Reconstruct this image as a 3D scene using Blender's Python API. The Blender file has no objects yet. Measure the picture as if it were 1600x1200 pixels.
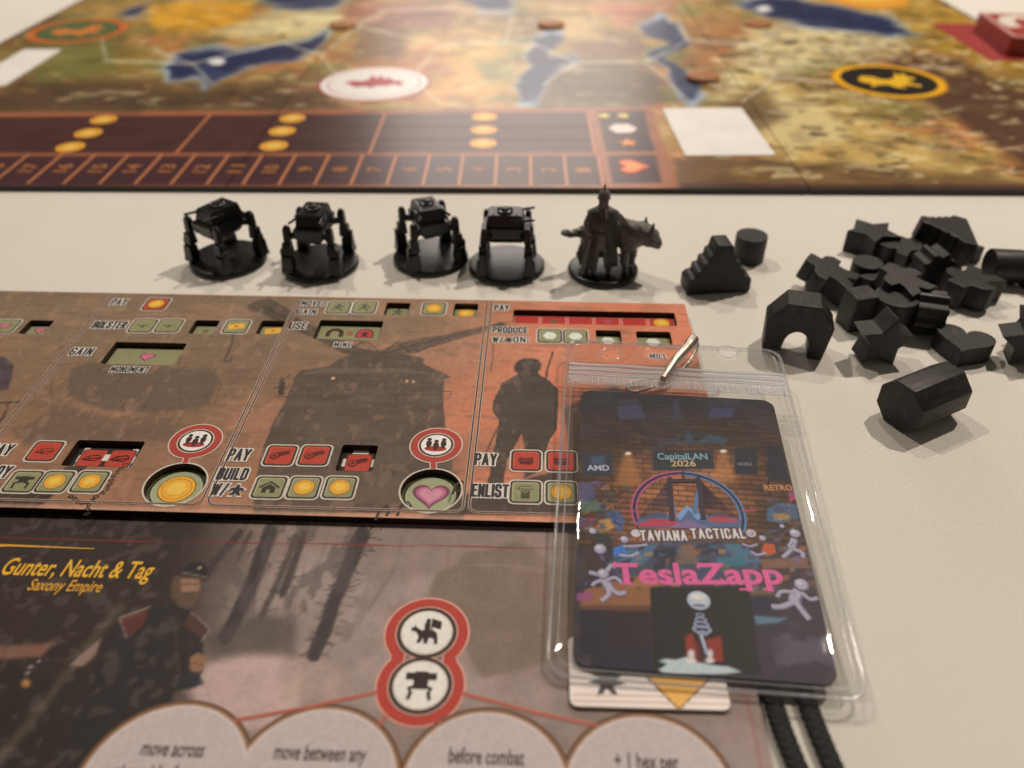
import bpy, bmesh, math, random
import numpy as np
from mathutils import Vector, Matrix, Euler

# ------------------------------------------------------------------ camera, world, lamps, exposure
MM = 0.001
F_PX, PITCH, CAM_H = 1280.0, math.radians(37.1), 152.5      # pixels (1600 wide), pitch down, mm above the cloth
scene = bpy.context.scene
COL = scene.collection

cam_data = bpy.data.cameras.new('camera')
cam_data.sensor_width = 36.0
cam_data.lens = 36.0 * F_PX / 1600.0
cam_data.clip_start, cam_data.clip_end = 0.005, 20.0
cam_data.dof.use_dof = True
cam_data.dof.focus_distance = 0.226
cam_data.dof.aperture_fstop = 9.5
cam = bpy.data.objects.new('camera', cam_data)
cam.location = (0, 0, CAM_H * MM)
cam.rotation_euler = (math.radians(90) - PITCH, 0, 0)
COL.objects.link(cam)
scene.camera = cam

world = bpy.data.worlds.new('World')
scene.world = world
world.use_nodes = True
world.node_tree.nodes['Background'].inputs['Color'].default_value = (1.0, 0.86, 0.70, 1)
world.node_tree.nodes['Background'].inputs['Strength'].default_value = 0.085

def lamp(name, loc, watts, radius, colour, target=(0, 0.25, 0), kind='SPOT', size=None):
    d = bpy.data.lights.new(name, kind)
    d.energy = watts
    d.color = colour
    if kind == 'AREA':
        d.shape = 'RECTANGLE'; d.size, d.size_y = size
    else:
        d.shadow_soft_size = radius
        d.spot_size = math.radians(100); d.spot_blend = 0.6
    o = bpy.data.objects.new(name, d)
    o.location = loc
    o.rotation_euler = (Vector(target) - Vector(loc)).to_track_quat('-Z', 'Y').to_euler()
    COL.objects.link(o)
    return o

WARM = (1.0, 0.86, 0.72)
lamp('ceiling_spot_right', (0.655, 0.80, 1.30), 48, 0.022, WARM)
lamp('ceiling_spot_left', (-0.62, 0.95, 1.35), 28, 0.022, WARM)
lamp('ceiling_spot_ahead', (0.05, 1.36, 1.62), 24, 0.03, WARM)
lamp('wall_lamp_ahead', (0.02, 2.6, 0.86), 7.5, 0, (1.0, 0.9, 0.82), kind='AREA', size=(0.85, 0.6))

scene.view_settings.view_transform = 'Standard'
scene.view_settings.look = 'None'
scene.view_settings.exposure = 0.0
scene.view_settings.gamma = 1.0
scene.view_settings.use_curve_mapping = False
scene.render.engine = 'CYCLES'
scene.cycles.use_denoising = True
scene.cycles.max_bounces = 10
scene.cycles.transparent_max_bounces = 24

# ------------------------------------------------------------------ measuring: photograph pixel <-> place (mm)
FWD = np.array([0, math.cos(PITCH), -math.sin(PITCH)])
UPV = np.array([0, math.sin(PITCH), math.cos(PITCH)])
EYE = np.array([0, 0, CAM_H])

def ray(px, py):
    return FWD + UPV * (-(py - 600) / F_PX) + np.array([1.0, 0, 0]) * ((px - 800) / F_PX)

def U(px, py, z=0.0):
    d = ray(px, py)
    return EYE + d * ((z - CAM_H) / d[2])

def proj(P):
    Q = P - EYE
    zc = Q @ FWD
    return 800 + F_PX * Q[:, 0] / zc, 600 - F_PX * (Q @ UPV) / zc

# ------------------------------------------------------------------ colour: value seen under the warm lamps -> surface colour
LIGHT = np.array([0.82, 0.71, 0.59])
def lin(c):
    c = np.asarray(c, float) / 255.0
    return np.where(c <= 0.04045, c / 12.92, ((c + 0.055) / 1.055) ** 2.4)
def C(c):
    return np.clip(lin(c) / LIGHT * 1.05 - 0.016, 0.003, 0.92)      # less the faint sheen that every print carries
def C4(c):
    return (*[float(v) for v in C(c)], 1.0)

# ------------------------------------------------------------------ objects
def put(o, parent=None):
    COL.objects.link(o)
    if parent is not None:
        o.parent = parent
    return o

def tag(o, label=None, cat=None, group=None, kind=None):
    if label: o['label'] = label
    if cat: o['category'] = cat
    if group: o['group'] = group
    if kind: o['kind'] = kind
    return o

def thing(name, label, cat, loc=(0, 0, 0), rotz=0.0, group=None):
    o = bpy.data.objects.new(name, None)
    o.empty_display_size = 0.005
    o.location = [v * MM for v in loc]
    o.rotation_euler = (0, 0, rotz)
    put(o)
    return tag(o, label, cat, group)

def mesh_obj(name, verts, faces, mat, parent=None, smooth=False, cols=None):
    me = bpy.data.meshes.new(name)
    me.from_pydata([tuple(v) for v in verts], [], faces)
    if cols is not None:
        at = me.color_attributes.new('Print', 'FLOAT_COLOR', 'POINT')
        buf = np.ones((len(verts), 4), np.float32); buf[:, :3] = cols
        at.data.foreach_set('color', buf.ravel())
    me.materials.append(mat)
    if smooth:
        me.polygons.foreach_set('use_smooth', [True] * len(me.polygons))
    me.update()
    return put(bpy.data.objects.new(name, me), parent)

def bm_obj(name, bm, mat, parent=None, smooth=None, scale=MM):
    if scale != 1:
        bmesh.ops.scale(bm, vec=(scale,) * 3, verts=bm.verts)
    bmesh.ops.recalc_face_normals(bm, faces=bm.faces)
    me = bpy.data.meshes.new(name)
    bm.to_mesh(me); bm.free()
    me.materials.append(mat)
    if smooth:
        me.polygons.foreach_set('use_smooth', [True] * len(me.polygons))
        try: me.set_sharp_from_angle(angle=math.radians(smooth))
        except Exception: pass
    return put(bpy.data.objects.new(name, me), parent)

# shapes added to a bmesh, all in mm
def add_box(bm, c, s, rot=None, taper=1.0):
    vs = []
    for z in (-.5, .5):
        k = taper if z > 0 else 1.0
        for x, y in ((-.5, -.5), (.5, -.5), (.5, .5), (-.5, .5)):
            p = Vector((x * s[0] * k, y * s[1] * k, z * s[2]))
            if rot is not None: p = rot @ p
            vs.append(bm.verts.new(p + Vector(c)))
    for f in ((3, 2, 1, 0), (4, 5, 6, 7), (0, 1, 5, 4), (1, 2, 6, 5), (2, 3, 7, 6), (3, 0, 4, 7)):
        bm.faces.new([vs[i] for i in f])

def add_cone(bm, p0, p1, r0, r1, n=16, sx=1.0):
    p0, p1 = Vector(p0), Vector(p1)
    q = (p1 - p0).to_track_quat('Z', 'Y')
    ring = []
    for p, r in ((p0, r0), (p1, r1)):
        ring.append([bm.verts.new(p + q @ Vector((math.cos(2 * math.pi * i / n) * r * sx, math.sin(2 * math.pi * i / n) * r, 0))) for i in range(n)])
    for i in range(n):
        bm.faces.new((ring[0][i], ring[0][(i + 1) % n], ring[1][(i + 1) % n], ring[1][i]))
    bm.faces.new(ring[0][::-1]); bm.faces.new(ring[1])

def add_lathe(bm, prof, n=32, c=(0, 0, 0)):
    rings = []
    for r, z in prof:
        rings.append([bm.verts.new((c[0] + math.cos(2 * math.pi * i / n) * r, c[1] + math.sin(2 * math.pi * i / n) * r, c[2] + z)) for i in range(n)])
    for a, b in zip(rings, rings[1:]):
        for i in range(n):
            bm.faces.new((a[i], a[(i + 1) % n], b[(i + 1) % n], b[i]))
    bm.faces.new(rings[0][::-1]); bm.faces.new(rings[-1])

def add_tube(bm, pts, r, n=10, flat=1.0, up=(0, 0, 1), closed=False):
    pts = [Vector(p) for p in pts]
    rings = []
    m = len(pts)
    rr = r if hasattr(r, '__len__') else [r] * m
    for i, p in enumerate(pts):
        if closed: t = pts[(i + 1) % m] - pts[i - 1]
        else: t = pts[min(i + 1, m - 1)] - pts[max(i - 1, 0)]
        t.normalize()
        s = t.cross(Vector(up))
        if s.length < 1e-4: s = Vector((1, 0, 0))
        s.normalize(); w = s.cross(t)
        rings.append([bm.verts.new(p + s * (math.cos(2 * math.pi * k / n) * rr[i]) + w * (math.sin(2 * math.pi * k / n) * rr[i] * flat)) for k in range(n)])
    pairs = list(zip(rings, rings[1:])) + ([(rings[-1], rings[0])] if closed else [])
    for a, b in pairs:
        for k in range(n):
            bm.faces.new((a[k], a[(k + 1) % n], b[(k + 1) % n], b[k]))
    if not closed:
        bm.faces.new(rings[0][::-1]); bm.faces.new(rings[-1])

def spline(pts, n=8):
    P = [Vector(p) for p in pts]
    P = [P[0] * 2 - P[1]] + P + [P[-1] * 2 - P[-2]]
    out = []
    for i in range(1, len(P) - 2):
        for k in range(n):
            t = k / n
            out.append(0.5 * ((2 * P[i]) + (P[i + 1] - P[i - 1]) * t + (2 * P[i - 1] - 5 * P[i] + 4 * P[i + 1] - P[i + 2]) * t * t + (3 * P[i] - P[i - 1] - 3 * P[i + 1] + P[i + 2]) * t ** 3))
    out.append(P[-2])
    return out

# ------------------------------------------------------------------ materials
def nodes_of(name):
    m = bpy.data.materials.new(name); m.use_nodes = True
    nt = m.node_tree
    return m, nt, nt.nodes['Principled BSDF']

def noise_node(nt, scale, detail=4, coord='Object', rough=0.55):
    tc = nt.nodes.new('ShaderNodeTexCoord')
    n = nt.nodes.new('ShaderNodeTexNoise')
    n.inputs['Scale'].default_value = scale; n.inputs['Detail'].default_value = detail
    n.inputs['Roughness'].default_value = rough
    nt.links.new(tc.outputs[coord], n.inputs['Vector'])
    return n

def bump(nt, bsdf, height, strength, dist):
    b = nt.nodes.new('ShaderNodeBump')
    b.inputs['Strength'].default_value = strength
    b.inputs['Distance'].default_value = dist
    nt.links.new(height, b.inputs['Height'])
    nt.links.new(b.outputs['Normal'], bsdf.inputs['Normal'])
    return b

def weave(nt, pitch_mm, rot=0.0):
    """crossed threads, object space in metres"""
    tc = nt.nodes.new('ShaderNodeTexCoord')
    mp = nt.nodes.new('ShaderNodeMapping')
    mp.inputs['Rotation'].default_value = (0, 0, rot)
    nt.links.new(tc.outputs['Object'], mp.inputs['Vector'])
    outs = []
    for d in ('X', 'Y'):
        w = nt.nodes.new('ShaderNodeTexWave'); w.wave_type = 'BANDS'; w.bands_direction = d
        w.inputs['Scale'].default_value = 2 * math.pi / (20 * pitch_mm * MM)
        w.inputs['Distortion'].default_value = 0.9
        w.inputs['Detail'].default_value = 2.0
        w.inputs['Detail Scale'].default_value = 3.0
        nt.links.new(mp.outputs['Vector'], w.inputs['Vector']); outs.append(w)
    a = nt.nodes.new('ShaderNodeMath'); a.operation = 'MAXIMUM'
    nt.links.new(outs[0].outputs['Fac'], a.inputs[0]); nt.links.new(outs[1].outputs['Fac'], a.inputs[1])
    return a.outputs[0]

def ramp(nt, src, c0, c1, p0=0.0, p1=1.0):
    r = nt.nodes.new('ShaderNodeValToRGB')
    r.color_ramp.elements[0].position, r.color_ramp.elements[0].color = p0, c0
    r.color_ramp.elements[1].position, r.color_ramp.elements[1].color = p1, c1
    nt.links.new(src, r.inputs['Fac'])
    return r.outputs['Color']

def print_material(name, rough=0.42, weave_pitch=None, strength=0.25, spec=0.5):
    """printed card: the ink comes from the Print attribute, the finish from a linen emboss"""
    m, nt, b = nodes_of(name)
    at = nt.nodes.new('ShaderNodeAttribute'); at.attribute_name = 'Print'
    n = noise_node(nt, 900, 3)
    mx = nt.nodes.new('ShaderNodeMix'); mx.data_type = 'RGBA'; mx.blend_type = 'MULTIPLY'
    mx.inputs['Factor'].default_value = 0.35
    nt.links.new(at.outputs['Color'], mx.inputs['A'])
    nt.links.new(ramp(nt, n.outputs['Fac'], (0.62, 0.62, 0.62, 1), (1.2, 1.2, 1.2, 1), 0.25, 0.75), mx.inputs['B'])
    nt.links.new(mx.outputs['Result'], b.inputs['Base Color'])
    b.inputs['Roughness'].default_value = rough
    b.inputs['Specular IOR Level'].default_value = spec
    if weave_pitch:
        bump(nt, b, weave(nt, weave_pitch), strength, 0.00006)
    else:
        bump(nt, b, n.outputs['Fac'], 0.1, 0.0001)
    return m

def plain(name, colour, rough=0.5, noise_scale=300, amount=0.15, bump_s=0.1, bump_d=0.0002, metallic=0.0, spec=0.5):
    m, nt, b = nodes_of(name)
    n = noise_node(nt, noise_scale, 5)
    c = np.array(colour[:3])
    nt.links.new(ramp(nt, n.outputs['Fac'], (*(c * (1 - amount)), 1), (*(c * (1 + amount)), 1), 0.3, 0.7), b.inputs['Base Color'])
    b.inputs['Roughness'].default_value = rough
    b.inputs['Metallic'].default_value = metallic
    b.inputs['Specular IOR Level'].default_value = spec
    bump(nt, b, n.outputs['Fac'], bump_s, bump_d)
    return m

M_MAT = print_material('linen_card_print', 0.55, 0.62, 0.6, 0.3)
M_BOARD = print_material('game_board_print', 0.33, None)
M_CARD = print_material('glossy_card_print', 0.35, None)
M_CORE = plain('dark_greyboard_edge', (0.018, 0.014, 0.012), 0.7)
M_PLASTIC = plain('black_plastic', (0.006, 0.006, 0.0065), 0.32, 700, 0.3, 0.15, 0.0002)
M_GREY_PLASTIC = plain('dark_grey_plastic', (0.13, 0.126, 0.115), 0.5, 700, 0.25, 0.2, 0.0002)

def wood_material():
    m, nt, b = nodes_of('black_painted_wood')
    tc = nt.nodes.new('ShaderNodeTexCoord')
    mp = nt.nodes.new('ShaderNodeMapping'); mp.inputs['Scale'].default_value = (900, 140, 900)
    nt.links.new(tc.outputs['Object'], mp.inputs['Vector'])
    n = nt.nodes.new('ShaderNodeTexNoise'); n.inputs['Scale'].default_value = 1.0; n.inputs['Detail'].default_value = 5
    nt.links.new(mp.outputs['Vector'], n.inputs['Vector'])
    ge = nt.nodes.new('ShaderNodeNewGeometry')
    wear = noise_node(nt, 420, 4)
    ed = ramp(nt, ge.outputs['Pointiness'], (0, 0, 0, 1), (1, 1, 1, 1), 0.52, 0.60)
    em = nt.nodes.new('ShaderNodeMath'); em.operation = 'MULTIPLY'
    nt.links.new(ed, em.inputs[0]); nt.links.new(ramp(nt, wear.outputs['Fac'], (0, 0, 0, 1), (.55, .55, .55, 1), 0.5, 0.66), em.inputs[1])
    wm = nt.nodes.new('ShaderNodeMix'); wm.data_type = 'RGBA'
    nt.links.new(em.outputs[0], wm.inputs['Factor'])
    nt.links.new(ramp(nt, n.outputs['Fac'], (0.006, 0.0057, 0.0057, 1), (0.015, 0.014, 0.0135, 1), 0.3, 0.75), wm.inputs['A'])
    wm.inputs['B'].default_value = (0.10, 0.085, 0.07, 1)
    nt.links.new(wm.outputs['Result'], b.inputs['Base Color'])
    nt.links.new(ramp(nt, n.outputs['Fac'], (0.44, 0.44, 0.44, 1), (0.62, 0.62, 0.62, 1), 0.3, 0.7), b.inputs['Roughness'])
    b.inputs['Specular IOR Level'].default_value = 0.5
    bump(nt, b, n.outputs['Fac'], 0.5, 0.00018)
    return m
M_WOOD = wood_material()

def cloth_material():
    m, nt, b = nodes_of('ivory_woven_cloth')
    w = weave(nt, 0.55, 0.12)
    n = noise_node(nt, 9, 4)
    mx = nt.nodes.new('ShaderNodeMix'); mx.data_type = 'RGBA'; mx.blend_type = 'MULTIPLY'; mx.inputs['Factor'].default_value = 1.0
    nt.links.new(ramp(nt, w, (0.65, 0.63, 0.595, 1), (0.88, 0.86, 0.81, 1)), mx.inputs['A'])
    nt.links.new(ramp(nt, n.outputs['Fac'], (0.95, 0.945, 0.925, 1), (1, 1, 1, 1), 0.35, 0.65), mx.inputs['B'])
    nt.links.new(mx.outputs['Result'], b.inputs['Base Color'])
    b.inputs['Roughness'].default_value = 0.85
    b.inputs['Specular IOR Level'].default_value = 0.15
    b0 = bump(nt, b, w, 0.6, 0.00015)
    fold = noise_node(nt, 5.5, 2)
    b1 = nt.nodes.new('ShaderNodeBump'); b1.inputs['Strength'].default_value = 0.5; b1.inputs['Distance'].default_value = 0.012
    nt.links.new(fold.outputs['Fac'], b1.inputs['Height']); nt.links.new(b1.outputs['Normal'], b0.inputs['Normal'])
    return m
M_CLOTH = cloth_material()
# ------------------------------------------------------------------ printing: noise, painted sheets, flat inked shapes
def _hash(ix, iy, seed):
    h = (ix.astype(np.int64) * 374761393 + iy.astype(np.int64) * 668265263 + seed * 974711) & 0xffffffff
    h = ((h ^ (h >> 13)) * 1274126177) & 0xffffffff
    return ((h ^ (h >> 16)) & 0xffff) / 65535.0

def vnoise(x, y, seed=0):
    ix, iy = np.floor(x), np.floor(y)
    fx, fy = x - ix, y - iy
    fx, fy = fx * fx * (3 - 2 * fx), fy * fy * (3 - 2 * fy)
    a, b = _hash(ix, iy, seed), _hash(ix + 1, iy, seed)
    c, d = _hash(ix, iy + 1, seed), _hash(ix + 1, iy + 1, seed)
    return (a * (1 - fx) + b * fx) * (1 - fy) + (c * (1 - fx) + d * fx) * fy

def fbm(x, y, scale, octv=4, seed=0):
    v, amp, tot = 0, 1.0, 0
    for k in range(octv):
        v = v + amp * vnoise(x / scale * 2 ** k + 17.3 * k, y / scale * 2 ** k - 9.1 * k, seed + k)
        tot += amp; amp *= 0.55
    return v / tot

def smooth(a, b, x):
    t = np.clip((x - a) / (b - a), 0, 1)
    return t * t * (3 - 2 * t)

class Ink:
    """colours for a list of points on a flat sheet; u, v: where the photograph shows them, a, b: mm on the sheet"""
    def __init__(self, a, b, u, v):
        self.a, self.b, self.u, self.v = a, b, u, v
        self.c = np.zeros((len(a), 3))
        self.wu, self.wv = u, v
    def warp(self, amp, scale, seed=3):
        self.wu = self.u + amp * 2 * (fbm(self.a, self.b, scale, 3, seed) - .5)
        self.wv = self.v + amp * 2 * (fbm(self.a, self.b, scale, 3, seed + 9) - .5) * .6
    def mix(self, mask, col, idx=None):
        col = np.asarray(col, float)
        if idx is None:
            self.c = self.c * (1 - mask[:, None]) + col * mask[:, None]
        else:
            self.c[idx] = self.c[idx] * (1 - mask[:, None]) + col * mask[:, None]
    def near(self, P, pad):
        P = np.asarray(P, float)
        lo, hi = P.min(0) - pad, P.max(0) + pad
        return np.nonzero((self.wu > lo[0]) & (self.wu < hi[0]) & (self.wv > lo[1]) & (self.wv < hi[1]))[0]
    SOFT = 1.0
    def poly(self, P, col, soft=1.5, alpha=1.0):
        P = np.asarray(P, float); soft = max(soft * self.SOFT, .8)
        i = self.near(P, soft * 2 + 1)
        if not len(i): return
        x, y = self.wu[i], self.wv[i]
        d = np.full(len(i), 1e9); ins = np.zeros(len(i), bool)
        for (x0, y0), (x1, y1) in zip(P, np.roll(P, -1, 0)):
            dx, dy = x1 - x0, y1 - y0
            t = np.clip(((x - x0) * dx + (y - y0) * dy) / (dx * dx + dy * dy + 1e-9), 0, 1)
            d = np.minimum(d, np.hypot(x - x0 - t * dx, y - y0 - t * dy))
            cr = (y0 > y) != (y1 > y)
            ins ^= cr & (x < dx * (y - y0) / (dy if dy else 1e-9) + x0)
        s = np.where(ins, d, -d)
        self.mix(smooth(-soft, soft, s) * alpha, col, i)
    def line(self, P, w, col, soft=1.0, alpha=1.0):
        P = np.asarray(P, float)
        i = self.near(P, w + soft * 2 + 1)
        if not len(i): return
        x, y = self.wu[i], self.wv[i]
        d = np.full(len(i), 1e9)
        for (x0, y0), (x1, y1) in zip(P[:-1], P[1:]):
            dx, dy = x1 - x0, y1 - y0
            t = np.clip(((x - x0) * dx + (y - y0) * dy) / (dx * dx + dy * dy + 1e-9), 0, 1)
            d = np.minimum(d, np.hypot(x - x0 - t * dx, y - y0 - t * dy))
        self.mix(smooth(soft, -soft, d - w / 2) * alpha, col, i)
    def oval(self, c, r, col, soft=0.1, alpha=1.0):
        i = self.near([(c[0] - r[0] * 1.6, c[1] - r[1] * 1.6), (c[0] + r[0] * 1.6, c[1] + r[1] * 1.6)], 2)
        if not len(i): return
        d = np.hypot((self.wu[i] - c[0]) / r[0], (self.wv[i] - c[1]) / r[1])
        self.mix(smooth(1 + soft, 1 - soft, d) * alpha, col, i)

class Sheet:
    """a flat printed face: origin o, axes ex, ey (unit, mm), normal n"""
    def __init__(self, o, ex, ey):
        self.o, self.ex, self.ey = np.array(o, float), np.array(ex, float), np.array(ey, float)
        self.ex /= np.linalg.norm(self.ex); self.ey /= np.linalg.norm(self.ey)
        self.n = np.cross(self.ex, self.ey)
    def at(self, px, py):
        d = ray(px, py)
        P = EYE + d * (np.dot(self.o - EYE, self.n) / np.dot(d, self.n)) - self.o
        return float(P @ self.ex), float(P @ self.ey)
    def world(self, ab, z=0.0):
        ab = np.asarray(ab, float).reshape(-1, 2)
        return self.o + ab[:, :1] * self.ex + ab[:, 1:2] * self.ey + z * self.n
    def ink(self, ab, z=0.0):
        u, v = proj(self.world(ab, z))
        return Ink(ab[:, 0], ab[:, 1], u, v)

_text_cache = {}
def text_geo(s, bold=0.0, shear=0.0):
    key = (s, bold, shear)
    if key not in _text_cache:
        cu = bpy.data.curves.new('text', 'FONT')
        cu.body = s; cu.size = 1.0; cu.offset = bold; cu.shear = shear; cu.resolution_u = 3
        o = bpy.data.objects.new('text', cu)
        COL.objects.link(o)
        dg = bpy.context.evaluated_depsgraph_get(); dg.update()
        me = bpy.data.meshes.new_from_object(o.evaluated_get(dg))
        V = np.array([v.co[:2] for v in me.vertices]).reshape(-1, 2)
        Fs = [tuple(p.vertices) for p in me.polygons]
        bpy.data.meshes.remove(me); bpy.data.objects.remove(o); bpy.data.curves.remove(cu)
        _text_cache[key] = (V, Fs)
    return _text_cache[key]

def rot2(P, deg):
    a = math.radians(deg); P = np.asarray(P, float)
    return np.stack([P[:, 0] * math.cos(a) - P[:, 1] * math.sin(a), P[:, 0] * math.sin(a) + P[:, 1] * math.cos(a)], 1)

def rrect(w, h, r, n=4):
    out = []
    for k, (sx, sy) in enumerate(((1, 1), (-1, 1), (-1, -1), (1, -1))):
        for i in range(n + 1):
            t = math.pi / 2 * (k + i / n)
            out.append((sx * (w / 2 - r) + r * math.cos(t), sy * (h / 2 - r) + r * math.sin(t)))
    return np.array(out)

def disc(r, n=32, ry=None):
    return np.array([(math.cos(2 * math.pi * i / n) * r, math.sin(2 * math.pi * i / n) * (ry or r)) for i in range(n)])

def ring_strip(outer, inner):
    n = len(outer)
    return [(i, (i + 1) % n, n + (i + 1) % n, n + i) for i in range(n)]

HEART = np.array([(16 * math.sin(t) ** 3 / 16, (13 * math.cos(t) - 5 * math.cos(2 * t) - 2 * math.cos(3 * t) - math.cos(4 * t)) / 16) for t in np.linspace(0, 2 * math.pi, 36, endpoint=False)])
def star_pts(r, k=0.45, n=5):
    return np.array([(math.sin(math.pi * i / n) * (r if i % 2 == 0 else r * k), math.cos(math.pi * i / n) * (r if i % 2 == 0 else r * k)) for i in range(2 * n)])
MEEPLE = np.array([(0, 1), (.2, .95), (.26, .72), (.2, .5), (.55, .42), (.95, .2), (.95, -.05), (.45, -.08), (.45, -.35), (.8, -1), (.2, -1), (0, -.6)])
MEEPLE = np.vstack([MEEPLE, MEEPLE[-2:0:-1] * [-1, 1]])

_C = [(.5, .75), (.5, .87), (.38, 1), (.12, 1), (0, .87), (0, .13), (.12, 0), (.38, 0), (.5, .13), (.5, .27)]
_P = [(0, 0), (0, 1), (.36, 1), (.5, .87), (.5, .6), (.36, .47), (0, .47)]
GLYPH = {
    'A': (.54, [[(0, 0), (.27, 1), (.54, 0)], [(.1, .3), (.44, .3)]]), 'B': (.5, [[(0, 0), (0, 1), (.35, 1), (.48, .87), (.48, .65), (.36, .53), (0, .53)], [(.36, .53), (.5, .4), (.5, .13), (.38, 0), (0, 0)]]),
    'C': (.5, [_C]), 'D': (.5, [[(0, 0), (0, 1), (.35, 1), (.5, .85), (.5, .15), (.35, 0), (0, 0)]]), 'E': (.42, [[(.42, 1), (0, 1), (0, 0), (.42, 0)], [(0, .52), (.36, .52)]]),
    'G': (.5, [_C + [(.5, .45), (.28, .45)]]), 'I': (0, [[(0, 0), (0, 1)]]), 'L': (.4, [[(0, 1), (0, 0), (.4, 0)]]), 'M': (.64, [[(0, 0), (0, 1), (.32, .35), (.64, 1), (.64, 0)]]),
    'N': (.5, [[(0, 0), (0, 1), (.5, 0), (.5, 1)]]), 'O': (.5, [[(.12, 0), (0, .13), (0, .87), (.12, 1), (.38, 1), (.5, .87), (.5, .13), (.38, 0), (.12, 0)]]),
    'P': (.5, [_P]), 'R': (.5, [_P, [(.25, .47), (.5, 0)]]), 'S': (.5, [[(.5, .76), (.5, .88), (.38, 1), (.12, 1), (0, .88), (0, .66), (.12, .54), (.38, .46), (.5, .34), (.5, .12), (.38, 0), (.12, 0), (0, .12), (0, .24)]]),
    'T': (.52, [[(0, 1), (.52, 1)], [(.26, 1), (.26, 0)]]), 'U': (.5, [[(0, 1), (0, .13), (.12, 0), (.38, 0), (.5, .13), (.5, 1)]]), 'V': (.54, [[(0, 1), (.27, 0), (.54, 1)]]),
    'W': (.8, [[(0, 1), (.2, 0), (.4, .9), (.6, 0), (.8, 1)]]), 'Y': (.54, [[(0, 1), (.27, .45), (.54, 1)], [(.27, .45), (.27, 0)]]), '/': (.4, [[(0, 0), (.4, 1)]]), ':': (0, [[(0, .15), (0, .2)], [(0, .7), (0, .75)]]),
}

class Print:
    """layers of flat ink on a sheet, built as ONE mesh a few hundredths of a mm proud of it"""
    STEP = 0.025
    count = 0
    def __init__(self, sheet, c=(0, 0), deg=0.0, base=0.03):
        Print.count += 1
        self.s, self.c0, self.deg, self.z = sheet, np.array(c, float), deg, base + (Print.count % 37) * .0017 * (1 if base > .025 else .2)
        self.V, self.F, self.K = [], [], []
    def _put(self, P, faces, col):
        n = len(self.V)
        P = rot2(P, self.deg) + self.c0
        self.V.extend(self.s.world(P, self.z))
        self.F.extend([tuple(n + i for i in f) for f in faces])
        self.K.extend([C(col)] * len(P))
    def poly(self, P, col, off=(0, 0), up=True):
        P = np.asarray(P, float) + np.array(off)
        ar = np.sum(P[:, 0] * np.roll(P[:, 1], -1) - P[:, 1] * np.roll(P[:, 0], -1))
        if ar < 0: P = P[::-1]
        self.z += self.STEP if up else .004
        self._put(P, [tuple(range(len(P)))], col)
        return self
    def ring(self, outer, inner, col, off=(0, 0)):
        self.z += self.STEP
        self._put(np.vstack([outer, inner]) + np.array(off), ring_strip(outer, inner), col)
        return self
    def line(self, P, w, col, up=True):
        P = np.asarray(P, float)
        self.z += self.STEP if up else .004
        t = np.gradient(P, axis=0); t /= np.linalg.norm(t, axis=1)[:, None] + 1e-9
        nn = np.stack([-t[:, 1], t[:, 0]], 1) * w / 2
        k = len(P)
        self._put(np.vstack([P - nn, P + nn]), [(i, i + 1, k + i + 1, k + i) for i in range(k - 1)], col)
        return self
    def text(self, s, w, h, col, off=(0, 0), halo=None, bold=0.02, shear=0.0, halo_w=0.07):
        V0, _ = text_geo(s, bold, shear)
        lo, hi = V0.min(0), V0.max(0)
        cap = 0.70
        mid = np.array([(lo[0] + hi[0]) / 2, 0.0])
        sc = np.array([w / (hi[0] - lo[0]), h / cap])
        for b, k in (((bold + halo_w, halo),) if halo is not None else ()) + ((bold, col),):
            V, Fs = text_geo(s, b, shear)
            self.z += self.STEP
            self._put((V - mid) * sc - [0, h / 2] + np.array(off), Fs, k)
        return self
    def caps(self, s, w, h, col, halo=None, stroke=.155, rim=.085, off=(0, 0), gap=.42, jitter=0.0):
        """condensed block capitals drawn stroke by stroke, fitted to a box w x h"""
        adv, segs = 0.0, []
        for ch in s:
            if ch == ' ': adv += .45; continue
            W_, strokes = GLYPH[ch]
            for st in strokes:
                segs += [((x0 + adv, y0), (x1 + adv, y1)) for (x0, y0), (x1, y1) in zip(st, st[1:])]
            adv += W_ + gap
        adv -= gap
        t = stroke * h
        sx, sy = (w - t) / max(adv, .01), h - t
        if adv < .05: sx = 1
        for width, k in (((t + 2 * rim * h, halo),) if halo is not None else ()) + ((t, col),):
            self.z += self.STEP
            for (p, q) in segs:
                p = np.array([(p[0] - adv / 2) * sx, (p[1] - .5) * sy]); q = np.array([(q[0] - adv / 2) * sx, (q[1] - .5) * sy])
                d = q - p; L = np.hypot(*d); d = d / L if L > 1e-6 else np.array([1.0, 0])
                n = np.array([-d[1], d[0]]) * width / 2
                e = d * width * .42
                self.z += .0012
                self._put(np.array([p - e - n, q + e - n, q + e + n, p - e + n]) + np.array(off), [(0, 1, 2, 3)], k)
        return self
    def build(self, name, mat, parent, label=None):
        o = mesh_obj(name, np.array(self.V) * MM, self.F, mat, parent, cols=np.array(self.K))
        if label: o['label'] = label
        return o

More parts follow.
